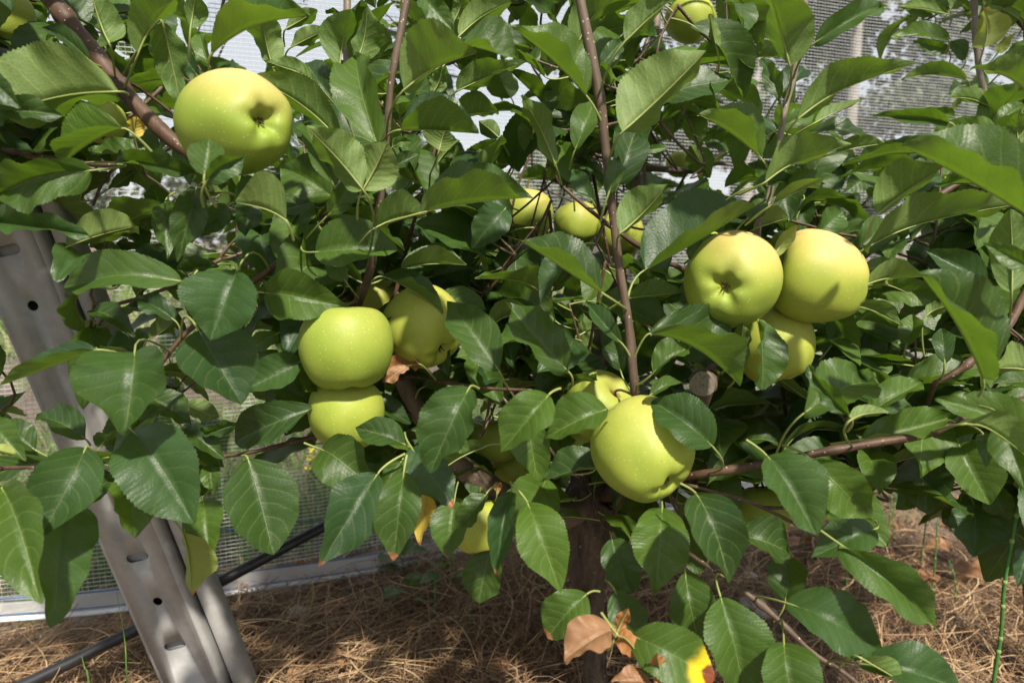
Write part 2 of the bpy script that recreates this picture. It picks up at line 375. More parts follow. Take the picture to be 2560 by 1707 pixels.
M['hemw'] = simple('white_hem_cord', (0.62, 0.64, 0.66), (0.80, 0.80, 0.80), 50, 0.5)
sb_ = np.linspace(0, NLEN, 160)
rows = []
for k, f in enumerate(np.linspace(0, 1, 6)):
    p = net_pt(sb_, hem_z(sb_) + 0.036 * f) - NN[None] * (0.004 + 0.004 * np.sin(9 * sb_ + 2 * f)[:, None])
    rows.append(p)
V = np.vstack(rows) - NA; n_ = len(sb_)
Fc = [(k * n_ + i, k * n_ + i + 1, (k + 1) * n_ + i + 1, (k + 1) * n_ + i) for k in range(5) for i in range(n_ - 1)]
mesh_obj('hem_band', V, Fc, M['hem'], net)
for f, mt, r in ((-0.05, 'hemw', 0.0045), (0.2, 'blue', 0.0009), (1.0, 'blue', 0.0013), (3.4, 'blue', 0.0011)):
    p = net_pt(sb_, hem_z(sb_) + 0.036 * f) - NN[None] * 0.008
    tube_obj('hem_cord', p, r, M[mt], net, 6, origin=NA)

# ------------------------------------------------------------------ steel post
def steel_mat():
    t = NT('galvanised_steel'); p = t.pos(); o = t.obj()
    n = t.noise(p, 14, 5, 0.65); n2 = t.noise(p, 120, 4, 0.7)
    vo = t.n('TexVoronoi'); vo.inputs['Scale'].default_value = 90; t.l(p, vo.inputs['Vector'])
    sc_ = t.n('SeparateColor'); t.l(vo.outputs['Color'], sc_.inputs[0])
    c = t.mix(t.sstep(n, 0.3, 0.7), (0.28, 0.275, 0.265), (0.38, 0.37, 0.355))
    c = t.mix(t.math('MULTIPLY', sc_.outputs[0], 0.12), c, (0.62, 0.62, 0.62))
    c = t.mix(t.math('MULTIPLY', t.sstep(n2, 0.55, 0.75), 0.35), c, (0.30, 0.27, 0.23))
    return t.done(t.bsdf(c, 0.62, 0.3, t.bump(n2, 0.15, 0.0006), Metallic=0.1))
M['steel'] = steel_mat(); M['inner'] = simple('steel_inside', (0.22, 0.22, 0.21), (0.30, 0.30, 0.29), 30, 0.7)
import bmesh
PB = 0.5 * (P(396, 1690, 0.955) + P(545, 1690, 0.955)); PT = 0.5 * (P(-84, 600, 0.79) + P(102, 600, 0.79))
ax = unit(PT - PB)
acr = unit(RT - ax * RT.dot(ax)); acr = unit(acr + np.array([0, 0.10, 0])); acr = unit(acr - ax * acr.dot(ax))
nrm = np.cross(acr, ax)                     # towards the camera
if nrm.dot(FW) > 0: nrm = -nrm
PW = 0.077
u0, u1 = -0.17, 1.25
post = empty('steel_post', Vector(PB + ax * u0))
tag(post, 'leaning grey galvanised steel post with round holes and slots', 'post')
def pp(x, u, h): return PB + acr * x + ax * u + nrm * h
def face_with_holes():
    bm = bmesh.new()
    def loop(pts):
        vs = [bm.verts.new((x, y, 0)) for x, y in pts]
        for i in range(len(vs)): bm.edges.new((vs[i], vs[(i + 1) % len(vs)]))
    hw_ = PW / 2 - 0.004
    loop([(-hw_, u0), (hw_, u0), (hw_, u1), (-hw_, u1)])
    uu = -0.02 + 0.0; k = 0; holes = []
    slot_us, round_us = [], []
    def to_u(y):   # photo row of the face centre line to distance along the post
        best = min(np.linspace(-0.2, 1.2, 1401), key=lambda q: abs((853.5 - F * np.dot(PB + ax * q - CAM, UP) / np.dot(PB + ax * q - CAM, FW)) - y))
        return float(best)
    for y in (1392, 1612): slot_us.append(to_u(y))
    for y in (1275, 1502, 765): round_us.append(to_u(y))
    slot_us.append(to_u(625))
    for u in slot_us:
        pts = []
        for a in np.linspace(-90, 90, 9): pts.append((0.0085 + 0.0062 * math.cos(R(a)), u + 0.0062 * math.sin(R(a))))
        for a in np.linspace(90, 270, 9): pts.append((-0.0085 + 0.0062 * math.cos(R(a)), u + 0.0062 * math.sin(R(a))))
        loop(pts)
    for u in round_us:
        loop([(0.002 + 0.0062 * math.cos(a), u + 0.0062 * math.sin(a)) for a in np.linspace(0, 2 * math.pi, 20, endpoint=False)])
    bmesh.ops.triangle_fill(bm, use_beauty=True, use_dissolve=False, edges=bm.edges[:])
    V = np.array([v.co[:] for v in bm.verts]); bm.verts.index_update(); T = np.array([[v.index for v in f.verts] for f in bm.faces]); bm.free()
    return V, T, slot_us
Vf, Tf, slot_us = face_with_holes()
V3 = np.array([pp(x, y, 0) for x, y, _ in Vf])
org = PB + ax * u0
fo = mesh_obj('front_face', V3 - org, Tf, M['steel'], post, smooth=False)
md = fo.modifiers.new('thick', 'SOLIDIFY'); md.thickness = 0.0022; md.offset = 0.0
def profile(name, pts, mat, thick=0.0022):
    us = np.linspace(u0, u1, 8); n = len(pts); V = []; 
    for u in us:
        for x, h in pts: V.append(pp(x, u, h))
    Fc = [(i * n + j, i * n + j + 1, (i + 1) * n + j + 1, (i + 1) * n + j) for i in range(len(us) - 1) for j in range(n - 1)]
    o = mesh_obj(name, np.array(V) - org, Fc, mat, post, smooth=False)
    m = o.modifiers.new('thick', 'SOLIDIFY'); m.thickness = thick; m.offset = 0.0
    return o
e = PW / 2
cr = [(e - 0.0041 + 0.0062 * math.sin(a), -0.0062 + 0.0062 * math.cos(a)) for a in np.linspace(0, math.pi / 2, 6)]
xe, he = cr[-1]
profile('side_fold', cr + [(xe + 0.0003, he - 0.048)], M['steel'])
cl = [(-e + 0.0041 - 0.0062 * math.sin(a), -0.0062 + 0.0062 * math.cos(a)) for a in np.linspace(0, math.pi / 2, 6)]
profile('side_fold', cl + [(-e - 0.0021, -0.032)], M['steel'])
profile('flange', [(xe + 0.0078, he - 0.048), (xe + 0.0080, he - 0.006), (xe + 0.0100, he - 0.0035), (xe + 0.022, he - 0.0045), (xe + 0.0255, he - 0.008), (xe + 0.0265, he - 0.035)], M['steel'])
profile('back_wall', [(-e, -0.033), (xe + 0.012, -0.046)], M['inner'])
for u in slot_us:
    Vb = [pp(x, u + y, -0.0075) for x, y in ((-0.02, -0.011), (0.02, -0.011), (0.02, 0.011), (-0.02, 0.011))]
    mesh_obj('slot_plate', np.array(Vb) - org, [(0, 1, 2, 3)], M['inner'], post, smooth=False)

# ------------------------------------------------------------------ irrigation pipe
M['hose'] = simple('black_polyethylene', (0.012, 0.012, 0.013), (0.022, 0.022, 0.023), 60, 0.42, 0.45, 0.2, 0.0008)
hp = [P(-260, 1850, 0.93), P(57, 1712, 0.99), P(344, 1570, 1.05), P(513, 1474, 1.09), P(700, 1374, 1.14), P(800, 1321, 1.18), P(1000, 1222, 1.26), P(1250, 1120, 1.36), P(1600, 1010, 1.5), P(2100, 900, 1.7)]
hpc = catmull(hp, 90)
o = tube_obj('irrigation_pipe', hpc, 0.0090, M['hose'], None, 12)
tag(o, 'thick black irrigation pipe slung behind the steel post', 'pipe')

# ------------------------------------------------------------------ straw, stuff on the ground
def ribbon_mat(name, cols, rough=0.7, trans=0.0):
    t = NT(name); r = t.attr('rnd'); p = t.pos()
    cr_ = t.n('ValToRGB'); els = cr_.color_ramp.elements
    for i, c in enumerate(cols):
        e_ = els[i] if i < 2 else els.new(0.5)
        e_.position = i / (len(cols) - 1); e_.color = (*c, 1)
    for i, c in enumerate(cols):
        els[i].position = i / (len(cols) - 1); els[i].color = (*c, 1)
    t.l(r, cr_.inputs[0])
    c = t.mix(t.math('MULTIPLY', t.noise(p, 120, 3), 0.45), cr_.outputs[0], tuple(x * 0.5 for x in cols[0]))
    sh = t.bsdf(c, rough, 0.3)
    if trans:
        tr = t.n('BsdfTranslucent'); t.l(c, tr.inputs[0]); mx = t.n('MixShader'); mx.inputs[0].default_value = trans
        t.l(sh, mx.inputs[1]); t.l(tr.outputs[0], mx.inputs[2]); sh = mx.outputs[0]
    return t.done(sh)
M['straw'] = ribbon_mat('dry_straw', [(0.09, 0.047, 0.025), (0.20, 0.112, 0.058), (0.34, 0.215, 0.115), (0.56, 0.41, 0.23)])
M['grass'] = ribbon_mat('meadow_grass', [(0.10, 0.20, 0.04), (0.17, 0.30, 0.06), (0.25, 0.36, 0.10), (0.42, 0.40, 0.18)], 0.6, 0.25)
def strands(bag, roots, dirs, lens, lift, wid, curl, segs=7, rnds=None, flat=True):
    n = len(roots); t = np.linspace(0, 1, segs + 1)
    side = np.cross(dirs, [0, 0, 1.0]); side /= np.linalg.norm(side, axis=1)[:, None] + 1e-9
    c = roots[:, None] + dirs[:, None] * (lens[:, None] * t)[..., None] + side[:, None] * (curl[:, None] * np.sin(np.pi * t * 1.2)[None])[..., None]
    c[..., 2] += lift[:, None] * np.sin(np.pi * t)[None]
    w = (wid[:, None] * (1 - 0.6 * t ** 2)[None])[..., None]
    wd = side + np.array([0, 0, 0.6]) * rng.uniform(-1, 1, (n, 1)); wd /= np.linalg.norm(wd, axis=1)[:, None]
    V = np.stack([c - wd[:, None] * w, c + wd[:, None] * w], 2)
    idx = np.arange(n * (segs + 1) * 2).reshape(n, segs + 1, 2)
    Fc = np.stack([idx[:, :-1, 0], idx[:, :-1, 1], idx[:, 1:, 1], idx[:, 1:, 0]], -1).reshape(-1, 4)
    bag.V.append(V.reshape(-1, 3)); bag.F.append(Fc + bag.n); bag.n += n * (segs + 1) * 2
    bag.UV.append(np.zeros((n * (segs + 1) * 2, 2))); bag.A.append(np.repeat(rnds, (segs + 1) * 2))
bg = Bag()
def clump(x, y): return np.sin(4.7 * x + 1) * np.sin(3.9 * y + 2) + 0.6 * np.sin(9 * x - 4 * y)
n = 60000
x = rng.uniform(-1.5, 2.2, n); y = rng.uniform(0.55, 2.0, n)
sdn = (np.stack([x, y, 0 * x], 1) - NA * np.array([1, 1, 0])) @ NN
keep = (rng.uniform(0, 1, n) < np.clip(0.75 + 0.45 * clump(x * 1.3, y * 1.3), 0.25, 1)) & (rng.uniform(0, 1, n) < np.clip(1.25 - np.abs(y - 1.15 - 0.12 * x) / 0.55, 0.03, 1)) & ((sdn < -0.015) | (x > 0.6))
x, y = x[keep], y[keep]; n = len(x)
a = rng.uniform(0, 2 * np.pi, n) * 0.75 + 0.4
z = gz(x, y) + rng.uniform(0, 0.038, n) * np.clip(0.8 + 0.5 * clump(x, y), 0.2, 1.6)
strands(bg, np.stack([x, y, z], 1), np.stack([np.cos(a), np.sin(a), rng.normal(0, 0.12, n)], 1), rng.uniform(0.05, 0.20, n), rng.uniform(0, 0.04, n), rng.uniform(0.00045, 0.0010, n), rng.normal(0, 0.03, n), 6, np.clip(rng.beta(1.6, 2.6, n) + 0.12 * clump(x, y), 0, 1))
n = 6500      # longer pale stems, mostly to the left
x = rng.uniform(-1.1, 1.6, n); keep = rng.uniform(0, 1, n) < np.where(x < -0.15, 1.0, 0.4); x = x[keep]; n = len(x)
y = rng.uniform(0.7, 1.35, n); a = rng.normal(0.5, 0.9, n)
y = np.minimum(y, NA[1] + (x - NA[0]) * ND[1] / ND[0] - rng.uniform(0.03, 0.4, n))
strands(bg, np.stack([x, y, gz(x, y) + rng.uniform(0.0, 0.03, n)], 1), np.stack([np.cos(a), np.sin(a), rng.normal(0.02, 0.10, n)], 1), rng.uniform(0.12, 0.30, n), rng.uniform(0, 0.035, n), rng.uniform(0.0007, 0.0014, n), rng.normal(0, 0.05, n), 9, rng.uniform(0.55, 1.0, n))
tag(bg.build('dry_straw', M['straw'], smooth=False), 'brown dry straw mulch littering the ground under the trees', 'straw', kind='stuff')
# meadow beyond the net
bg = Bag(); n = 42000
s_ = rng.uniform(-0.5, 9, n); o_ = rng.gamma(1.2, 0.9, n) + 0.10
p = NA + ND * s_[:, None] + NN * o_[:, None]
keep = (rng.uniform(0, 1, n) < np.where(p[:, 0] < 0.55, 0.95, 0.25)) & ~((o_ > 1.6) & (o_ < 2.3))
p = p[keep]; n = len(p); p[:, 2] = gz(p[:, 0], p[:, 1])
d = np.stack([rng.normal(0, 0.45, n), rng.normal(0, 0.45, n), np.ones(n)], 1)
strands(bg, p, d, rng.uniform(0.04, 0.16, n), np.zeros(n), rng.uniform(0.0012, 0.0028, n), rng.normal(0, 0.02, n), 4, rng.uniform(0, 1, n))
tag(bg.build('meadow_grass', M['grass'], smooth=False), 'pale green meadow grass growing beyond the netting', 'grass', kind='stuff')
# far field grass, coarse tufts
bg = Bag(); n = 14000
x = rng.uniform(-12, 14, n); y = 3.6 + rng.gamma(1.5, 3.2, n)
d = np.stack([rng.normal(0, 0.4, n), rng.normal(0, 0.4, n), np.ones(n)], 1)
strands(bg, np.stack([x, y, np.zeros(n)], 1), d, rng.uniform(0.08, 0.30, n), np.zeros(n), rng.uniform(0.006, 0.014, n), rng.normal(0, 0.03, n), 3, rng.uniform(0.1, 0.9, n))
tag(bg.build('field_grass', M['grass'], smooth=False), 'rough grass of the field far behind the netting', 'grass', kind='stuff')

# ------------------------------------------------------------------ apple trees: roots, trunks, limbs
TB = ground_pt(1492, 1800, 0.0); TB = P(1492, 1790, 0.985); TB[2] = 0.0
trees = {'C': empty('apple_tree', Vector(TB)), 'L': empty('apple_tree', Vector((-1.15, 1.0, 0))), 'R': empty('apple_tree', Vector((0.93, 1.12, 0))), 'B': empty('apple_tree', Vector((1.55, 1.55, 0)))}
tag(trees['C'], 'apple tree with forked trunk in the middle, bearing most of the apples', 'tree', 'apple trees in the row')
tag(trees['L'], 'apple tree reaching in from the upper left corner with a brown branch', 'tree', 'apple trees in the row')
tag(trees['R'], 'leafy apple tree at the right edge of the picture', 'tree', 'apple trees in the row')
tag(trees['B'], 'apple tree with an upright shoot standing behind, at the upper right corner', 'tree', 'apple trees in the row')
TO = {k: np.array(o.location) for k, o in trees.items()}
NODES = {'C': [], 'L': [], 'R': [], 'B': []}
def limb(tree, kind, mat, pts, sides=9, wob=0.02, n=None, nodes=True):
    """pts rows: x, y (photograph), depth, diameter in photograph pixels"""
    q = np.array([[*P(x, y, d), w * d / F / 2] for x, y, d, w in pts])
    n = n or max(10, int(sum(np.linalg.norm(q[i + 1, :3] - q[i, :3]) for i in range(len(q) - 1)) / 0.012))
    c = catmull(q, n)
    r = c[:, 3].copy()
    if wob: r *= 1 + 0.05 * np.sin(np.arange(n) * 1.9) * rng.uniform(0.3, 1, n)
    if r.mean() < 0.008 and n > 14:
        for j in rng.integers(3, n - 3, max(2, n // 9)): r[j] *= 1.28; r[j - 1] *= 1.08; r[j + 1] *= 1.12
    o = tube_obj(kind, c[:, :3], r, mat, trees[tree], sides, wob, origin=TO[tree])
    if nodes:
        for row in c[::2]: NODES[tree].append(row[:3])
    return o
# trunk and leader of the middle tree
limb('C', 'trunk', M['trunk'], [(1492, 1790, 0.985, 66), (1490, 1690, 0.98, 60), (1478, 1560, 0.97, 66), (1468, 1450, 0.96, 84), (1468, 1350, 0.95, 108), (1478, 1260, 0.95, 128), (1490, 1180, 0.97, 112), (1495, 1080, 1.0, 84), (1494, 1020, 1.02, 66)], 18, 0.045)
limb('C', 'leader', M['limb'], [(1492, 1110, 0.99, 80), (1496, 960, 1.03, 64), (1512, 830, 1.06, 52), (1545, 700, 1.08, 44), (1572, 620, 1.10, 40), (1594, 480, 1.13, 33), (1612, 330, 1.16, 29), (1640, 60, 1.2, 24), (1665, -160, 1.24, 18)], 12, 0.03)
limb('C', 'limb', M['limb'], [(1482, 1262, 0.965, 80), (1390, 1285, 0.90, 78), (1300, 1262, 0.87, 70), (1212, 1210, 0.85, 60), (1136, 1150, 0.83, 54), (1055, 1040, 0.81, 46), (1000, 940, 0.80, 42), (945, 815, 0.79, 34), (905, 710, 0.79, 28), (870, 600, 0.80, 24), (800, 535, 0.80, 18), (730, 470, 0.82, 12)], 11, 0.03)
limb('C', 'limb', M['limb'], [(1495, 1250, 0.97, 70), (1580, 1220, 0.88, 50), (1660, 1150, 0.80, 40), (1740, 1040, 0.70, 32), (1775, 960, 0.66, 30), (1795, 912, 0.655, 30), (1830, 850, 0.66, 28), (1870, 760, 0.67, 26), (1888, 640, 0.655, 22), (1894, 563, 0.64, 18)], 10, 0.03)
limb('C', 'shoot', M['shoot'], [(1604, 1010, 0.60, 26), (1590, 985, 0.585, 25), (1580, 900, 0.58, 23), (1570, 800, 0.58, 23), (1550, 680, 0.575, 22), (1535, 560, 0.57, 22), (1515, 380, 0.565, 24), (1500, 250, 0.56, 24), (1475, 120, 0.555, 24), (1450, 0, 0.55, 24), (1420, -150, 0.55, 22)], 10, 0.015)
limb('C', 'shoot', M['redshoot'], [(1660, 1200, 0.75, 14), (1620, 1090, 0.69, 18), (1604, 1010, 0.61, 22)], 8)
limb('C', 'shoot', M['shoot'], [(890, 765, 0.70, 26), (906, 734, 0.66, 20), (929, 661, 0.64, 19), (937, 580, 0.63, 18), (952, 497, 0.62, 18), (967, 345, 0.61, 18), (977, 210, 0.605, 18), (1000, 90, 0.60, 20), (1016, 0, 0.60, 20), (1030, -130, 0.6, 18)], 9, 0.015)
limb('C', 'shoot', M['redshoot'], [(950, 800, 0.78, 12), (967, 776, 0.76, 12), (990, 730, 0.75, 11), (1013, 627, 0.745, 10), (1036, 551, 0.74, 10), (1075, 417, 0.73, 9), (1092, 350, 0.73, 8), (1110, 240, 0.73, 6)], 7)
limb('C', 'shoot', M['grey'], [(850, 600, 0.81, 20), (862, 480, 0.80, 20), (868, 350, 0.79, 20), (870, 250, 0.79, 20), (869, 120, 0.78, 19), (868, 0, 0.78, 19), (866, -120, 0.78, 18)], 8)
limb('C', 'branch', M['redshoot'], [(1510, 1245, 0.93, 30), (1600, 1215, 0.74, 20), (1717, 1191, 0.64, 20), (1885, 1164, 0.615, 20), (2032, 1135, 0.61, 20), (2180, 1108, 0.605, 21), (2311, 1086, 0.60, 22), (2411, 1044, 0.60, 24), (2560, 1005, 0.60, 26), (2720, 970, 0.6, 26)], 9)
limb('C', 'twig', M['shoot'], [(1510, 1270, 0.93, 18), (1600, 1310, 0.76, 12), (1732, 1390, 0.63, 12), (1860, 1478, 0.60, 12), (1944, 1547, 0.59, 13), (2032, 1631, 0.58, 13), (2105, 1677, 0.575, 12), (2170, 1730, 0.57, 11)], 8)
limb('C', 'twig', M['shoot'], [(1520, 1240, 0.92, 16), (1640, 1200, 0.75, 10), (1728, 1214, 0.69, 9), (1860, 1249, 0.68, 9), (1960, 1295, 0.67, 8), (2040, 1340, 0.66, 6)], 7)
limb('C', 'twig', M['shoot'], [(1500, 1260, 0.93, 16), (1530, 1280, 0.88, 9), (1605, 1325, 0.86, 7), (1680, 1360, 0.84, 5)], 7)
limb('C', 'branch', M['redshoot'], [(1560, 800, 1.06, 20), (1709, 699, 0.80, 13), (1644, 646, 0.72, 11), (1556, 588, 0.70, 10), (1483, 532, 0.69, 10), (1407, 467, 0.69, 8), (1390, 440, 0.69, 6)], 8)
limb('C', 'twig', M['redshoot'], [(1000, 945, 0.80, 16), (1036, 940, 0.74, 9), (1110, 955, 0.70, 9), (1197, 969, 0.67, 9), (1262, 973, 0.66, 9), (1330, 975, 0.655, 7)], 7)
limb('C', 'branch', M['redshoot'], [(880, 600, 0.80, 20), (800, 570, 0.70, 16), (745, 620, 0.655, 14), (661, 684, 0.645, 14), (560, 755, 0.64, 14), (490, 810, 0.635, 13), (440, 860, 0.63, 12), (390, 930, 0.63, 11), (367, 986, 0.63, 8)], 8)
limb('C', 'branch', M['redshoot'], [(1050, 1030, 0.81, 16), (920, 1050, 0.78, 11), (800, 1085, 0.76, 11), (700, 1113, 0.75, 10), (600, 1135, 0.74, 10), (480, 1148, 0.73, 9), (380, 1165, 0.72, 7)], 7)
limb('C', 'twig', M['redshoot'], [(1120, 760, 0.97, 10), (1124, 722, 0.96, 9), (1109, 540, 0.95, 8), (1105, 440, 0.95, 6)], 6)
limb('C', 'twig', M['redshoot'], [(1225, 820, 0.97, 10), (1235, 753, 0.96, 9), (1262, 619, 0.95, 9), (1290, 480, 0.95, 7), (1345, 330, 0.95, 7), (1357, 218, 0.96, 6), (1334, 172, 0.96, 5), (1311, 119, 0.96, 4)], 6)
limb('C', 'branch', M['limb'], [(1605, 420, 1.15, 18), (1680, 425, 1.13, 15), (1743, 429, 1.12, 12), (1797, 409, 1.11, 8), (1900, 429, 1.10, 7)], 7)
limb('C', 'twig', M['redshoot'], [(1640, 330, 1.16, 10), (1700, 300, 1.1, 8), (1763, 245, 1.08, 7), (1793, 172, 1.07, 6), (1816, 107, 1.06, 5), (1900, 77, 1.05, 5)], 6)
limb('C', 'shoot', M['grey'], [(1890, 600, 0.645, 20), (1894, 563, 0.635, 17), (1917, 513, 0.63, 15), (1944, 383, 0.62, 15), (1963, 268, 0.615, 15), (1986, 184, 0.61, 15), (2013, 0, 0.605, 15), (2030, -130, 0.6, 14)], 8, 0.015)
limb('C', 'branch', M['redshoot'], [(1890, 700, 0.69, 18), (2000, 690, 0.73, 15), (2120, 635, 0.71, 14), (2165, 605, 0.70, 14), (2300, 520, 0.70, 12), (2405, 455, 0.70, 12), (2560, 380, 0.71, 10)], 8)
# left tree
limb('L', 'trunk', M['trunk'], [(-800, 1760, 1.0, 90), (-790, 1300, 0.98, 80), (-760, 800, 0.95, 66), (-740, 300, 0.9, 50), (-700, -200, 0.85, 40)], 10)
limb('L', 'branch', M['redshoot'], [(-700, -180, 0.84, 34), (-300, -260, 0.68, 42), (0, -130, 0.60, 44), (110, -20, 0.585, 44), (200, 90, 0.58, 42), (300, 215, 0.575, 40), (345, 268, 0.57, 40), (420, 342, 0.565, 38), (470, 378, 0.565, 34), (520, 402, 0.57, 26), (560, 410, 0.58, 14)], 12, 0.025)
limb('L', 'twig', M['shoot'], [(-740, 330, 0.9, 20), (-300, 350, 0.72, 18), (0, 376, 0.65, 17), (100, 394, 0.64, 16), (200, 408, 0.63, 15), (300, 412, 0.62, 12)], 8)
limb('L', 'twig', M['redshoot'], [(300, 200, 0.60, 10), (350, 222, 0.66, 8), (436, 287, 0.68, 8), (480, 330, 0.69, 6)], 6)
limb('L', 'twig', M['shoot'], [(440, 360, 0.60, 8), (356, 421, 0.70, 7), (400, 462, 0.71, 6), (442, 498, 0.72, 5)], 6)
limb('L', 'twig', M['shoot'], [(300, 412, 0.66, 8), (275, 432, 0.72, 8), (250, 470, 0.73, 8), (233, 513, 0.74, 6)], 6)
limb('L', 'twig', M['redshoot'], [(-500, 1100, 0.8, 16), (-100, 1180, 0.66, 12), (0, 1170, 0.6, 11), (85, 1168, 0.59, 9)], 7)
# right tree
limb('R', 'trunk', M['trunk'], [(2620, 1770, 1.12, 90), (2612, 1560, 1.10, 86), (2600, 1300, 1.08, 80), (2590, 1000, 1.06, 60), (2580, 600, 1.04, 44), (2575, 200, 1.02, 30), (2570, -100, 1.0, 22)], 10)
limb('R', 'branch', M['redshoot'], [(2590, 780, 1.0, 26), (2700, 650, 0.8, 24), (2600, 690, 0.68, 22), (2560, 741, 0.64, 21), (2518, 818, 0.62, 21), (2438, 894, 0.61, 20), (2390, 930, 0.61, 16), (2338, 956, 0.615, 12)], 8)
limb('R', 'twig', M['shoot'], [(2590, 1000, 1.02, 22), (2480, 930, 0.98, 18), (2330, 870, 0.97, 20), (2230, 855, 0.97, 18), (2140, 820, 0.97, 14)], 7)
# tree behind at the upper right
limb('B', 'trunk', M['trunk'], [(2660, 1560, 1.55, 60), (2640, 1000, 1.5, 50), (2600, 500, 1.4, 36), (2590, 200, 1.35, 26), (2580, -60, 1.3, 18)], 9)
limb('B', 'shoot', M['grey'], [(2600, 620, 1.38, 20), (2520, 480, 1.0, 15), (2488, 367, 0.95, 15), (2461, 230, 0.94, 15), (2445, 153, 0.94, 15), (2434, 0, 0.93, 15), (2425, -120, 0.93, 14)], 8)
# sawn-off stub
def stub():
    c = P(1757, 958, 0.625); up_ = P(1793, 912, 0.652)
    axis = unit(unit(c - up_) * 0.5 + unit(CAM - c) * 0.8)
    q = catmull([[*P(1800, 905, 0.66), 0.0055], [*(c - axis * 0.016), 0.0085], [*(c - axis * 0.006), 0.0125], [*c, 0.0122], [*(c + axis * 0.001), 0.0112]], 14)
    ob = tube_obj('pruned_stub', q[:, :3], q[:, 3], M['limb'], trees['C'], 14, 0.05, origin=TO['C'])
    a = unit(np.cross(axis, z3)); b_ = np.cross(axis, a); k = 22
    c2 = c + axis * 0.0052; V = [c2] + [c2 + (a * math.cos(t) + b_ * math.sin(t)) * 0.0113 * (1 + 0.06 * math.sin(3 * t)) for t in np.linspace(0, 2 * math.pi, k, endpoint=False)]
    base = np.array(q[0, :3])
    mesh_obj('cut_face', np.array(V) - base, [(0, 1 + i, 1 + (i + 1) % k) for i in range(k)], M['cut'], ob, smooth=False)
stub()

# ------------------------------------------------------------------ leaves
def leaf_geo(base, tip, side, ntop, hw, fl, fr, flip, bend=0.0, arch=0.0, NTt=66, NS=4, teeth=22, wave=0.03, camber=0.35, twist=0.0, shape=0.55, seed=0):
    """leaf blade: left/right halves leave the midrib at angles fl / fr above the plane, towards the upper side"""
    rs = np.random.default_rng(seed)
    t = np.linspace(0, 1, NTt + 1); ch = tip - base; L = np.linalg.norm(ch); d = ch / L
    C = base + ch * t[:, None] + side * (bend * np.sin(np.pi * t ** 0.9))[:, None] + ntop * (arch * (np.sin(np.pi * t) * 0.8 + 0.2 * np.sin(2 * np.pi * t)))[:, None] - ntop * (L * rs.uniform(-0.03, 0.22) * np.clip(t - 0.35, 0, 1) ** 2)[:, None]
    f = t ** shape * (1 - t) ** (shape * rs.uniform(1.05, 1.5)); f /= f.max()
    f = f * (1 - rs.uniform(0.25, 0.62) * np.clip((t - 0.66) / 0.34, 0, 1))
    ph1, ph2 = rs.uniform(0, 6.28, 2)
    s = np.linspace(0, 1, NS + 1)
    halves = []
    for sg, fold in ((-1, fl), (1, fr)):
        saw = np.mod(t * teeth + rs.uniform(), 1.0)
        edge = f * (1 + 0.062 * (saw - 0.35) * np.clip(t * 8, 0, 1)) * (1 + 0.04 * np.sin(2 * np.pi * (1.5 * t + rs.uniform())))
        ang = fold + twist * (t - 0.5) * sg
        pts = np.zeros((NTt + 1, NS + 1, 3)); pts[:, 0] = C
        for k in range(1, NS + 1):
            th = ang + camber * (0.5 - s[k]) * (1.0 - 0.3 * abs(math.sin(fold)))
            stp = (hw * edge / NS)[:, None]
            pts[:, k] = pts[:, k - 1] + stp * (np.cos(th)[:, None] * side * sg + np.sin(th)[:, None] * ntop)
        fwd = (0.10 * hw * f)[:, None] * (s ** 1.5)[None, :]
        pts += d * fwd[..., None]
        wv = wave * L * (np.sin(2 * np.pi * (1.7 * t + 0.0) + (ph1 if sg < 0 else ph2)) + 0.45 * np.sin(2 * np.pi * 4.1 * t + ph2 * sg))
        rib = 0.0011 * L * np.cos(2 * np.pi * 8.5 * t)
        nn = np.cos(ang)[:, None] * ntop - np.sin(ang)[:, None] * side * sg
        pts += nn[:, None, :] * ((wv[:, None] * (s ** 2)[None]) + rib[:, None] * (s * (1 - 0.4 * s))[None])[..., None]
        halves.append(pts)
    G = np.concatenate([halves[0][:, :0:-1], halves[1]], 1)          # rows x (2NS+1)
    m = 2 * NS + 1
    uu = np.concatenate([-s[:0:-1], s]) * 0.5 + 0.5
    uv = np.stack([np.broadcast_to(uu, (NTt + 1, m)), np.broadcast_to(t[:, None], (NTt + 1, m))], -1).reshape(-1, 2)
    idx = np.arange((NTt + 1) * m).reshape(NTt + 1, m)
    Fc = np.stack([idx[:-1, :-1], idx[:-1, 1:], idx[1:, 1:], idx[1:, :-1]], -1).reshape(-1, 4)
    if flip: Fc = Fc[:, ::-1]
    return G.reshape(-1, 3), Fc, uv, C
def stalk_geo(att, base, C, ntop, r=0.00086, sides=5):
    L = np.linalg.norm(C[-1] - C[0])
    d0 = unit(C[3] - C[0]); k = np.linalg.norm(att - base)
    dt = max(0.0, float(unit(base - att).dot(d0))); c1 = base - d0 * k * (0.12 + 0.33 * dt)
    u = np.linspace(0, 1, 7)[:-1, None]
    pet = (1 - u) ** 2 * att + 2 * u * (1 - u) * c1 + u ** 2 * base
    mid = C[::max(1, (len(C) - 1) // 11)]; tt = np.linspace(0, 1, len(mid))
    pts = np.vstack([pet, mid - ntop * (0.0008 * np.clip(tt * 12, 0, 1) * (1 - 0.8 * tt))[:, None]])
    rad = np.concatenate([np.linspace(r * 1.25, r, len(pet)), r * 0.85 * (1 - tt) ** 0.8 + 0.00012])
    return tube(pts, rad, sides, caps=False)
LEAVES = {k: [] for k in trees}     # finished leaf records: geometry, material, size in view
def add_leaf(tree, geo, mat, rnd, att, ntop, hero, px):
    LEAVES[tree].append((geo, mat, rnd, att, ntop, hero, px))

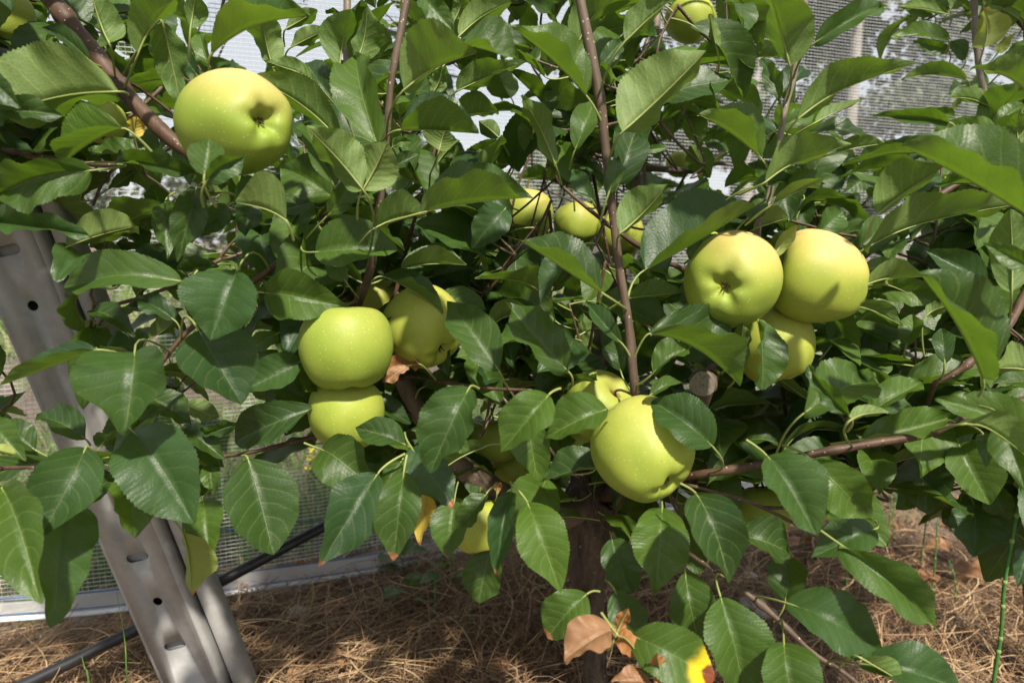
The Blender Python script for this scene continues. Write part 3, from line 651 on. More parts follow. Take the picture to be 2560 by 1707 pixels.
HERO = """
1 760 600 -150 760 200 320 U .50 a=810,640
1 715 285 590 -60 25 130 U .52 a=795,500
1 905 345 1140 -10 150 45 U .52 b=-20 a=835,560
1 1060 140 1185 690 95 115 U .55 a=850,520
1 500 185 420 -120 100 130 T .62
1 650 260 480 170 60 55 T .64 a=700,350
1 590 400 260 170 30 75 T .56 a=640,480
1 190 290 255 130 40 45 T .70
1 140 170 190 -60 50 50 T .80
1 -150 720 395 740 70 105 T .48
1 -60 540 135 705 60 85 T .47
1 800 840 395 1085 -230 130 U .50 a=990,990 b=25
1 960 985 580 990 15 100 T .57 a=1000,1000
1 760 1060 1360 1150 70 45 T .55 a=560,1130
1 1335 1150 1365 905 120 90 T .46
1 1350 1185 1610 1015 35 100 T .46
2 300 1440 -20 1320 40 235 U .50 a=350,1570
1 1665 1160 1520 1350 90 70 T .52
1 1245 185 1290 -60 60 90 U .56 a=1240,400
1 1390 345 2033 105 150 -240 U .53 b=-60 a=1370,480
2 215 440 130 40 90 110 U .62
2 300 190 510 60 60 50 U .66
2 335 310 565 190 70 45 U .66
1 590 1115 -100 1280 190 75 T .50 a=840,1095
1 520 1310 600 1080 150 115 U .75 a=530,1400
1 710 1235 890 1110 40 40 U .78 a=640,1320
5 450 170 890 40 150 65 U .66
1 -60 1450 565 1525 85 55 T .55
1 1060 1400 1000 1205 70 75 U .80
1 1050 1385 930 1500 50 60 T .72
1 1440 1260 1095 1350 40 55 T .60
5 1280 -200 1160 275 90 105 T .58
1 1490 1345 1285 1515 80 65 T .60
1 1620 1340 1600 1530 85 75 T .65
1 1230 420 1100 250 60 50 T .66
1 1295 505 1120 320 50 65 T .62
1 1370 435 1290 200 65 40 T .64 a=1370,490
1 1640 500 1390 470 40 45 T .66
2 650 440 720 60 150 60 U .60
2 760 400 830 30 60 130 U .61
2 900 955 740 300 185 110 T .53 b=-20 a=930,1020
2 1070 590 1560 345 290 25 U .50 b=-20 a=1000,880
2 1450 300 1820 385 215 30 T .49
2 640 910 95 500 55 165 U .55 b=30
2 475 525 165 395 30 75 U .58
2 640 690 420 390 100 105 T .62
2 610 1205 400 760 60 110 T .58 a=640,1280
2 800 1235 430 820 95 170 U .51 a=870,1500
2 800 1240 960 930 120 150 U .515
2 570 1410 745 1165 65 80 T .59 a=440,1570
2 600 1290 260 1090 150 135 T .68
2 1180 -40 1398 210 80 70 T .62
2 1400 135 1470 -50 50 50 U .66
2 1430 240 1770 10 110 65 U .60
2 1420 595 1815 420 125 35 U .62
2 1770 640 1680 420 110 85 U .90 a=1800,725
2 1255 610 1320 430 60 50 U .70
2 1050 850 1560 875 195 -245 U .55
2 1400 780 1695 730 150 45 U .64
2 1690 900 1560 790 60 60 U .72
2 1300 985 1350 820 130 75 U .62 a=1230,1130
2 1280 1085 1432 915 40 45 U .72
2 1460 1100 1692 990 65 35 U .80
2 990 1085 1168 1010 60 30 T .60
2 1000 960 1120 920 30 40 T .63
2 1120 1135 1080 860 90 95 T .66 a=1140,1200
2 1180 1392 1913 1290 185 -275 U .55 b=-20 a=960,1570
2 880 1490 1228 1390 185 30 U .575
6 490 210 1030 190 205 125 T .605 b=0 a=410,190
2 1400 1540 1700 1400 75 55 T .80 a=1380,1590
6 1740 -80 1510 190 110 115 T .70
3 690 620 200 175 -205 110 U .55 b=20 a=755,840
3 930 862 1480 330 265 105 U .50 b=15 a=860,1010
3 950 270 1295 -45 125 45 U .52 a=800,520
3 1555 350 1500 90 25 40 U .70
3 1650 205 1905 60 75 60 T .85
3 1630 290 1775 290 35 40 T 1.0
3 790 440 930 260 60 55 T .66
3 485 750 560 480 105 115 U .80 a=470,800
3 340 1010 330 715 95 55 U .75 a=345,1115
3 490 1070 260 615 50 95 U .58 b=15 a=540,1220
3 620 980 745 655 100 85 T .66
3 600 1205 500 895 80 65 T .70
3 900 1205 1020 845 115 130 T .62
3 1085 985 1222 965 28 28 T .66
3 840 1265 900 1010 60 65 T .545
3 740 1320 605 1105 60 60 T .62 a=730,1360
3 920 1520 1225 1200 160 60 U .53 b=25 a=905,1720
7 1080 325 1790 -90 90 -320 U .60 b=10 a=980,510
4 110 1035 -300 745 -205 135 U .56 b=20 a=140,1195
3 1290 740 1180 920 60 65 T 1.1
3 1390 650 1310 830 60 65 T 1.1
3 1380 950 1500 1160 85 85 U 1.08
3 1480 860 1670 985 85 65 T 1.1
3 1400 640 1485 740 40 40 T 1.1
3 1340 590 1195 735 50 60 U 1.12
3 1430 440 1430 625 50 50 T 1.12
3 1590 600 1860 550 50 15 T 1.05
3 1560 470 1670 665 50 40 T 1.07
4 300 432 165 -60 65 195 U .52 a=285,600
4 460 282 955 15 100 65 T .56 a=365,430
4 345 785 1125 412 170 35 U .52 b=-35 a=250,990
4 240 680 105 368 50 55 T .60 a=240,770
4 250 605 395 425 100 65 T .63
4 470 800 768 650 50 22 U .70
4 200 860 475 735 60 65 T .66
4 140 1190 700 940 175 60 U .54 b=-10
4 420 880 835 915 75 20 T .57 b=-30
4 600 1000 918 935 85 20 U .56
4 190 1335 592 1150 50 -130 U .56 b=-10
4 60 1220 322 1150 60 35 T .56
4 120 1475 292 1420 110 30 U .60
4 20 1430 150 1300 60 60 T .60
4 470 1540 652 1380 85 95 T .70
4 870 1402 1300 1085 205 65 U .50 a=800,1560
4 1880 1425 1000 938 -330 165 U .46 b=15
4 1645 900 1255 835 60 95 T .56
4 1335 800 863 750 70 35 T .55
4 1880 625 1468 428 35 125 U .50
7 790 472 262 130 -205 85 U .52 a=920,670
7 580 992 163 530 110 155 T .56 b=-10 a=605,1075
7 920 800 686 522 40 75 T .57 a=965,960
7 920 990 880 765 90 50 T .62 a=930,1160
7 1110 742 1682 1070 185 -300 U .565 b=-70 a=1010,885
7 1130 1000 1392 820 120 45 T .56 a=1040,1120
7 1110 1145 1332 1055 62 32 T .55 a=1080,1180
7 1520 1480 1120 1180 120 175 T .54 a=1480,1565
7 450 1140 140 1515 115 170 T .50 a=525,1100
7 835 1235 428 1420 90 175 T .535 b=10 a=880,1225
7 1400 290 1440 125 80 80 T .60
7 960 512 1332 470 100 25 U .62
7 1440 190 1545 90 40 45 U .62
8 90 650 120 1112 155 20 T .585 b=-15
7 1680 1000 1720 660 60 60 U .60
7 330 1280 380 1705 115 125 T .56 a=320,1220
11 860 180 392 245 65 155 T .62
8 190 242 352 28 40 50 U .585 m=lgt
8 140 220 320 60 50 60 T .63
8 800 422 1195 370 125 32 U .60 a=760,440
8 905 420 1096 490 60 25 U .62
8 790 330 990 270 60 50 U .64
8 820 450 1315 515 62 95 T .64
8 720 560 1036 692 95 30 U .60 a=640,640
8 1580 420 1183 198 60 115 T .60
8 1560 1032 1145 342 -310 130 U .48 b=30 a=1530,1150
8 1060 820 1100 615 80 55 T .66 a=1050,900
8 1190 625 1335 560 60 50 U .66 a=1175,880
8 1310 930 1290 700 65 65 T .60 a=1290,1030
8 390 1262 852 1020 205 160 T .53 a=215,1515
8 685 1275 418 950 62 50 T .48
8 690 1310 952 1255 62 25 U .48 a=680,1475
8 820 1255 1182 1040 110 60 T .58
8 780 1432 1405 1270 125 60 T .56
8 1900 1400 1262 1160 120 145 T .56
8 1450 1330 1850 1545 165 20 U .46 b=-30 a=1210,1400
12 1700 -140 1832 300 100 125 T .50
12 1560 -60 1580 150 50 50 T .58
8 1900 985 1635 960 100 165 U .54
8 780 195 1790 -110 150 20 U .60 b=-35 a=770,150
8 700 212 965 -30 100 105 T .65 a=690,230
4 1830 1255 1195 1200 62 65 T .62
4 1080 1290 1305 1135 42 52 T .60 a=1010,1410
8 1750 470 1740 -70 125 120 U .52 a=1705,680
8 1900 330 1568 148 65 65 T .44
5 1180 400 400 440 125 165 T .55 b=5 a=1290,330
5 1545 342 1370 785 175 265 T .52 a=1720,300
5 1140 655 888 500 65 85 T .62 a=1160,810
5 880 862 815 1385 165 325 T .50 a=1060,800
5 625 850 8 1078 -115 85 U .50
5 1300 722 1578 1198 255 195 T .53 a=1185,785
5 600 600 868 748 90 62 T .70
5 985 770 1152 645 85 42 U .75 a=940,840
5 680 850 862 858 125 25 T .70
5 590 130 832 235 42 62 T .80
5 1010 207 738 165 28 42 T .80 a=1110,235
5 960 200 878 18 52 55 T .80
5 1080 -120 1090 238 72 72 T .66
5 1430 290 1142 322 30 42 T .66 a=1500,290
6 400 920 28 1112 95 135 T .62
6 250 740 55 855 60 65 T .66
5 560 1432 232 1270 62 125 T .58 a=590,1470
5 230 1500 5 1300 62 100 T .62
5 -60 1330 155 1560 80 100 T .50
5 -80 1480 112 1528 42 32 U .46 m=lgt
5 960 1150 1245 1335 115 85 T .68
5 1200 1200 1432 1290 72 62 U .75
5 1310 1390 1612 1308 32 42 T .70 a=1270,1450
5 1200 1360 1462 1555 85 62 T .70
6 480 1230 -60 1452 115 155 T .62
9 860 -85 1262 522 205 250 T .52 b=-20
9 560 30 262 622 175 205 T .50 a=640,80
9 10 290 252 1012 110 225 T .48 b=-20 a=10,180
9 450 410 350 1182 185 175 T .54 a=440,330
9 870 200 875 612 145 115 T .60 a=840,100
9 1190 580 1252 988 165 12 U .58 b=-15 m=lgt a=1000,375
9 1330 380 1370 732 100 135 T .64
9 1620 105 1785 728 235 200 T .56 a=1580,85
9 600 170 570 422 62 82 T .60
9 1250 20 1460 150 70 60 T .72
9 1370 130 1390 340 50 60 T .72
10 530 42 862 290 150 175 T .60 a=420,0
10 900 200 513 802 175 155 T .54 m=tip a=1080,70
10 1070 190 1003 770 122 145 T .53 m=tip a=1090,80
10 1060 110 880 372 55 55 T .57
10 1120 30 1392 412 135 135 T .55 m=tip
6 1500 1092 1238 1655 125 205 T .50 b=5 a=1560,1100
10 1220 340 1175 652 62 72 U .70 m=yel
10 1400 380 1358 752 95 135 T .66 m=tip
10 1610 330 1408 556 62 92 T .60 a=1675,280
11 205 320 108 868 62 92 T .57 b=15 m=tip a=200,255
10 1640 700 1560 1045 120 140 T .68
6 1085 1470 752 1350 92 112 T .56 a=1110,1500
6 1380 1450 1502 1500 52 52 T .62
6 1690 982 1340 508 132 152 T .62 a=1755,1090
6 930 370 1322 605 65 -125 U .655 b=-25 a=820,480
6 1050 320 1482 295 112 -135 U .68 b=-20
6 1250 370 1552 310 62 42 T .75
6 160 475 692 550 110 185 T .60 b=20 a=0,480
6 690 400 558 258 60 62 T .62 a=740,540
6 560 260 350 400 60 70 T .66
6 450 980 365 1115 62 62 T .66
6 170 1050 440 1180 82 62 T .68
6 1200 1090 1562 960 82 62 T .75
6 1170 940 925 985 45 95 U .67 m=dry a=1330,965
6 1100 960 930 1060 40 50 T .68 m=dry
1 880 900 890 755 40 60 U .56 m=yel
11 310 390 525 968 162 145 T .53 a=215,270
11 1190 420 1145 982 172 155 T .56
11 860 620 1000 982 130 110 T .60 a=850,580
11 1410 330 1630 912 195 135 T .50 b=-25 a=1310,265
11 700 985 437 1272 125 155 T .55 m=tip a=780,970
11 880 960 1065 1262 115 125 T .57 a=820,890
11 1340 845 1440 1335 155 125 T .56 a=1330,795
11 1570 1000 1730 1655 235 145 T .52 a=1515,850
11 990 1255 1538 1542 172 175 T .49 m=ylt
11 870 1220 552 1405 90 165 T .475 m=dry a=900,1300
11 880 1275 972 1078 45 45 U .475 m=dry a=840,1350
11 905 1258 1082 1452 62 75 U .47 m=dry
11 1110 1580 858 1550 65 95 T .47 m=dry
11 1195 1610 1150 1360 55 30 U .46 m=dry
11 1060 1530 1130 1440 40 40 T .50
11 1370 700 1512 765 62 62 U .78 m=dry
11 1470 600 1600 805 60 60 T .70
11 560 600 640 690 30 30 U .93 m=dry
11 110 330 135 250 28 28 U .80 m=dry
12 150 85 470 602 225 95 T .50 b=-15 a=15,-20
12 430 100 842 505 135 150 T .56
12 860 560 438 752 110 135 T .58
12 630 662 1268 1218 135 120 T .50 b=-10
12 -60 600 312 712 165 125 T .58
12 270 1032 300 728 135 112 T .61
12 270 1042 912 1372 185 172 T .52 a=80,1005
12 260 1300 345 1810 205 135 T .50 a=210,1170
12 760 1440 1435 1605 175 120 T .50 a=550,1400
12 765 1402 1062 1572 105 15 U .475 a=640,1480
12 900 0 950 332 120 105 T .75
12 1150 -50 1200 462 172 155 T .73
12 1400 0 1605 402 172 112 T .66
12 1500 400 1500 738 152 135 T .72
12 1860 690 1785 942 80 62 T .66
12 1650 280 1720 505 80 90 T .70
12 1330 420 1360 560 60 60 T .80
4 1450 520 1010 505 20 95 U .82
4 1330 262 958 242 12 85 T .84
4 1650 722 1318 625 32 72 U .80
4 1570 312 1560 55 62 125 U .90 b=20 m=lgt a=1535,420
4 1660 345 1770 215 30 35 U .92 m=lgt
4 1330 95 1010 40 30 55 U .95
4 1335 340 1110 265 45 40 T .96
4 1450 390 1340 265 45 50 T .96
4 1230 100 1060 70 30 40 T 1.0
4 1600 660 1660 560 50 60 T .9
4 1690 880 1820 750 60 70 T .78
4 1640 850 1830 680 70 40 T .76
4 1800 960 1815 700 60 60 U .66
4 1740 420 1850 300 60 70 U .84
4 1430 560 1340 610 50 50 T .9
4 1350 60 1440 -60 50 50 U .95
4 1800 130 1680 60 70 70 U .95
4 1380 770 1170 750 30 40 T .85
4 1160 950 960 920 40 40 T .9
4 620 1150 560 1060 60 60 T 1.0
4 640 1060 700 950 50 50 U 1.0
4 800 1150 650 1260 70 70 T .95
4 640 1130 720 1010 60 40 T .98
4 860 1050 790 960 50 50 T .98
"""
def frame(b, tp, T, rs, up_bias=1.0):
    mid = 0.5 * (b + tp); N = unit(CAM - mid); d = unit(tp - b)
    N = unit(N - d * N.dot(d))
    right = np.cross(d, N)      # right-hand side of the walk base -> tip as seen by the camera
    return d, N, right
def tree_of(x, y, d):
    if x < 330 and y < 640: return 'L'
    if x < 90 and y < 1300: return 'L'
    if x < 560 and y < 300 and d > 0.0: return 'L'
    if d >= 0.76 and x > 2200 and y < 330: return 'B'
    if x > 2170 and not (y > 1000 and x < 2330): return 'R'
    return 'C'
hseed = 100
ALLN = np.array(sum(NODES.values(), []))
for line in HERO.strip().splitlines():
    w = line.split(); hseed += 1; rs = np.random.default_rng(hseed)
    z = int(w[0]); bx, by, tx, ty, wl_, wr_ = map(float, w[1:7]); T = w[7] == 'T'; d = float(w[8])
    o = dict(q.split('=') for q in w[9:])
    b0 = zp(z, bx, by); t0 = zp(z, tx, ty); sc = ZK * d / F
    Lp = math.hypot(tx - bx, ty - by) * sc
    # upper sides tend to face the sky: lean the blade out of the picture plane accordingly
    vert = (ty - by) * sc / Lp
    k = (-1 if T else 1) * vert * rs.uniform(0.2, 0.55) + rs.normal(0, 0.12)
    B = P(*b0, d); Tp = P(*t0, d + k * Lp)
    dd, N, right = frame(B, Tp, T, rs)
    roll = (1 if T else -1) * (1 - abs(vert)) * rs.uniform(0.1, 0.45)
    upv = z3 - dd * z3.dot(dd); upv = upv - N * upv.dot(N)
    if np.linalg.norm(upv) > 0.3 and min(wl_, wr_) > 0:
        N2 = unit(N + unit(upv) * math.tan(roll)); right = np.cross(dd, N2); N = N2
    nt = N if T else -N
    hw = max(abs(wl_), abs(wr_), 0.21 * Lp / sc) * sc * 1.06
    fl = math.acos(max(-0.98, min(0.98, wl_ * sc / hw))); fr = math.acos(max(-0.98, min(0.98, wr_ * sc / hw)))
    folded = min(wl_, wr_) < 0
    if folded:
        if wl_ > 0: fl = -fl
        else: fr = -fr
    else:
        if min(wl_, wr_) < 0.35 * max(wl_, wr_):      # mostly rolled away, not pinched
            if wl_ < wr_: fr = -fr * 0.6
            else: fl = -fl * 0.6
    bend = float(o.get('b', rs.normal(0, 9))) * sc
    arch = Lp * (rs.uniform(0.03, 0.26) if not folded else 0.05)
    m = o.get('m', 'g')
    wave = rs.uniform(0.010, 0.050) if m != 'dry' else 0.06
    geo = leaf_geo(B, Tp, right, nt, hw, fl, fr, not T, bend, arch, 90, 5, int(rs.integers(25, 32)), wave, rs.uniform(-0.5, 0.9) if m != 'dry' else 1.3, rs.normal(0, 0.45), rs.uniform(0.45, 0.66), hseed)
    if 'a' in o:
        ax_, ay_ = map(float, o['a'].split(',')); axy = zp(z, ax_, ay_); att = P(*axy, d + 0.012)
        q_ = ALLN - CAM; qd = q_ @ FW; qx = 1280 + F * (q_ @ RT) / qd; qy = 853.5 - F * (q_ @ UP) / qd
        e_ = (qx - axy[0]) ** 2 + (qy - axy[1]) ** 2 + (400 * (qd - d)) ** 2
        j_ = int(np.argmin(e_))
        if e_[j_] < 60 ** 2: att = ALLN[j_]
    else:
        att = B - dd * rs.uniform(0.010, 0.020) + FW * 0.02 + z3 * rs.normal(-0.004, 0.004)
    tr = tree_of(b0[0], b0[1], d)
    add_leaf(tr, geo, M[m], rs.uniform(0, 1), att, nt, True, Lp / d)

# ------------------------------------------------------------------ inner foliage: twigs with leaves in the depth of the crowns
WIN = [(130, 60, 60), (500, 50, 60), (560, 130, 60), (640, 90, 60), (760, 60, 60), (690, 130, 50), (740, 170, 50), (960, 40, 60), (1040, 20, 50), (880, 300, 50), (1160, 200, 50), (1180, 280, 60), (1230, 330, 50), (1260, 240, 50),
       (180, 470, 70), (280, 470, 70), (380, 470, 60), (470, 480, 60), (220, 590, 50), (470, 590, 50), (540, 610, 50), (320, 740, 55), (640, 790, 50), (560, 1000, 60), (660, 1040, 60), (760, 1130, 70), (620, 1200, 120), (850, 1250, 120), (560, 1350, 150), (760, 1400, 170), (950, 1450, 150), (1060, 1330, 60), (1130, 1450, 110), (1300, 1580, 160),
       (1190, 660, 45), (1400, 740, 30), (1480, 80, 40), (1620, 60, 30), (1950, 60, 80), (2050, 120, 90), (2150, 60, 90), (2200, 180, 100), (2100, 260, 90), (2230, 300, 90), (2330, 240, 60), (1880, 200, 60), (1880, 300, 50), (2150, 350, 70), (2300, 330, 50), (1850, 400, 40), (2180, 540, 40), (2030, 440, 40), (1690, 110, 40), (1800, 230, 40),
       (2200, 1330, 120), (2300, 1500, 250), (2050, 1420, 100), (2380, 1250, 50), (2250, 1220, 40), (1900, 1560, 100), (2500, 1550, 200), (40, 640, 130), (60, 760, 130), (120, 900, 120), (180, 1020, 90), (1750, 1600, 200), (1550, 1500, 120), (120, 1500, 250), (400, 1500, 250)]
AWIN = [(8, 45, 75, .72), (60, 60, 40, .72), (1317, 535, 85, 1.1), (1443, 560, 80, 1.1), (1552, 585, 80, 1.1), (1726, 46, 80, 1.06), (1195, 1312, 75, .82), (1238, 1100, 60, .9), (1500, 1015, 90, .7), (1915, 1272, 60, .84), (948, 752, 60, .8), (1697, 412, 60, 1.2), (1594, 478, 30, 1.13), (1530, 760, 45, 1.07), (1500, 900, 45, 1.03), (1040, 1010, 40, .81), (1786, 612, 45, .7), (1470, 1400, 80, .96), (1480, 1300, 70, .95)]
def in_window(x, y, k=1.0): return any((x - a) ** 2 + (y - b_) ** 2 < (r * k) ** 2 for a, b_, r in WIN)
def proj(p):
    q = np.asarray(p) - CAM; d = q.dot(FW); return 1280 + F * q.dot(RT) / d, 853.5 - F * q.dot(UP) / d, d
def density(x, y):
    if y < 360 and 380 < x < 930: return 0.42
    if y < 360 and 930 <= x < 1350: return 0.8
    if y > 1230: return 0.0 if x < 1350 else 0.15
    if x < 700 and y > 950: return 0.5
    if x < 600: return 0.6
    if x > 1880 and y < 380: return 0.25 if x < 2350 else 0.7
    return 1.0
SD = np.array(SUNDIR)
SUNNY = [(P(x_, y_, d_), r_) for x_, y_, d_, r_ in ((1317, 520, 1.0, .06), (1442, 545, 1.03, .06), (1550, 570, 1.02, .06), (865, 868, .62, .06), (868, 1020, .645, .05), (1061, 800, .70, .055), (1826, 700, .60, .05), (2046, 696, .62, .05), (1937, 880, .655, .045), (1608, 1120, .575, .06), (588, 308, .515, .05), (1195, 1330, .82, .05))]
clusters = []
r2 = np.random.default_rng(21)
while len(clusters) < 320:
    x = r2.uniform(-120, 2700); y = r2.uniform(-140, 1290); d = 0.70 + 0.55 * r2.uniform() ** 1.2
    if r2.uniform() > density(x, y) or in_window(x, y, 1.15): continue
    clusters.append((x, y, d))
# unseen boughs added overhead, out of frame, to break up the sunlight
for k in range(9):
    clusters.append((None, np.array([r2.uniform(0.05, 1.25), r2.uniform(0.10, 0.75), 0]), 0))
for k in range(20):
    clusters.append((r2.uniform(-420, -40), r2.uniform(-250, 420), r2.uniform(0.50, 0.72)))  # unseen clusters past the left edge, added to shade the post
twigs = []
for x, y, d in clusters:
    if x is None:
        c = y.copy(); c[2] = 1.08 + 0.62 * (0.80 - c[1]) + r2.uniform(0.0, 0.5)
        tr = 'L' if c[0] < -0.45 else ('R' if c[0] > 0.8 else 'C')
        twigs.append((9, tr, c)); continue
    tr = 'L' if x < 60 else ('B' if x > 2230 and y < 330 else ('R' if x > 2130 else 'C'))
    c = P(x, y, d + (0.25 if tr == 'B' else 0))
    nd = np.array(NODES[tr]); j = np.argmin(((nd - c) ** 2).sum(1)); root = nd[j]
    twigs.append((np.linalg.norm(root - c), tr, c))
twigs.sort(key=lambda q: q[0])
for q_, tr, c in twigs:
    nd = np.array(NODES[tr]); j = np.argmin(((nd - c) ** 2).sum(1)); root = nd[j]
    grow = unit(np.array([r2.normal(0, 0.5), r2.normal(0, 0.4), r2.uniform(0.1, 1.0)]))
    tl = r2.uniform(0.05, 0.14)
    e0 = c - grow * tl * 0.5; e1 = c + grow * tl * 0.5
    dist = np.linalg.norm(e0 - root)
    midp = 0.5 * (root + e0) + np.array([0, 0, -0.03 * min(1, dist * 3)])
    pts = catmull([root, midp, e0, e1], 12 + int(dist * 25))
    rr = np.linspace(0.0026 if dist > 0.12 else 0.002, 0.0011, len(pts))
    tube_obj('twig', pts, rr, M['redshoot'] if r2.uniform() < 0.6 else M['shoot'], trees[tr], 6, origin=TO[tr])
    for p_ in pts[3::3]: NODES[tr].append(p_)
    nl = int(r2.integers(6, 10)); az0 = r2.uniform(0, 6.28)
    for i in range(nl):
        f = (i + 0.5) / nl; at = e0 + (e1 - e0) * f + grow * 0.002
        az = az0 + i * 2.4
        out = unit(np.array([math.cos(az), math.sin(az), r2.normal(0.15, 0.35)]))
        base = at + out * r2.uniform(0.014, 0.030)
        L = r2.uniform(0.058, 0.100)
        dr = unit(out + np.array([0, 0, r2.normal(-0.25, 0.45)])); tip = base + dr * L
        px, py, pd = proj(0.5 * (base + tip))
        if -60 < px < 2620 and -60 < py < 1780 and pd > 0.02 and (pd < 0.64 or in_window(px, py, 0.82) or any((px - a) ** 2 + (py - b_) ** 2 < r * r * 1.9 and pd < d_ for a, b_, r, d_ in AWIN)): continue
        if any((q := 0.5 * (base + tip) - a_).dot(SD) > 0 and np.linalg.norm(q - SD * q.dot(SD)) < r_ for a_, r_ in SUNNY): continue
        pd = max(pd, 0.3) if py > -60 else 9.0
        up_ = unit(np.array([r2.normal(0, 0.45), r2.normal(-0.25, 0.45), 1.0])); nt = up_ - dr * up_.dot(dr)
        if np.linalg.norm(nt) < 0.2: nt = np.cross(dr, [1, 0, 0.1])
        nt = unit(nt); right = np.cross(dr, nt)
        fo_ = r2.uniform(0.1, 0.7)
        hero = 1706 * L / pd
        geo = leaf_geo(base, tip, right, nt, L * r2.uniform(0.26, 0.33), fo_, fo_ + r2.normal(0, 0.1), False, r2.normal(0, 0.004), L * r2.uniform(0.03, 0.25), 42, 3, 16, r2.uniform(0.01, 0.04), r2.uniform(-0.4, 0.9), r2.normal(0, 0.3), r2.uniform(0.48, 0.62), int(r2.integers(1, 1 << 30)))
        add_leaf(tr, geo, M['g'] if r2.uniform() < 0.997 else M['yel'], r2.uniform(0, 1), at, nt, False, L / pd)

nleaf = 0
for tr, lst in LEAVES.items():
    lst.sort(key=lambda q: (not q[5], -q[6]))
    rest = Bag(); restst = Bag()
    for i, (geo, mat, rnd, att, ntop, hero, px) in enumerate(lst):
        V, Fc, uv, C = geo; b0 = C[0]
        sv_, sf_ = stalk_geo(att, b0, C, ntop)
        if i < 300:
            lf = mesh_obj('leaf', V - b0, Fc, mat, trees[tr], Vector(b0 - TO[tr]), uv, {'rnd': np.full(len(V), rnd)})
            mesh_obj('leaf_stalk', sv_ - b0, sf_, M['stalk'], lf)
            if mat is M['dry']: lf['label'] = 'dry brown curled leaf'
            elif mat is M['yel']: lf['label'] = 'yellow fading leaf'
            elif mat is M['ylt']: lf['label'] = 'green leaf turning yellow and brown at its end'
            elif mat is M['tip']: lf['label'] = 'green leaf with a withered brown tip'
        else:
            rest.add(V, Fc, uv, rnd); restst.add(sv_, sf_)
        nleaf += 1
    if rest.n:
        tag(rest.build('inner_leaves', M['g'], trees[tr], TO[tr]), kind='stuff')
        tag(restst.build('inner_leaf_stalks', M['stalk'], trees[tr], TO[tr]), kind='stuff')
print('leaves', nleaf, {k: len(v) for k, v in LEAVES.items()})

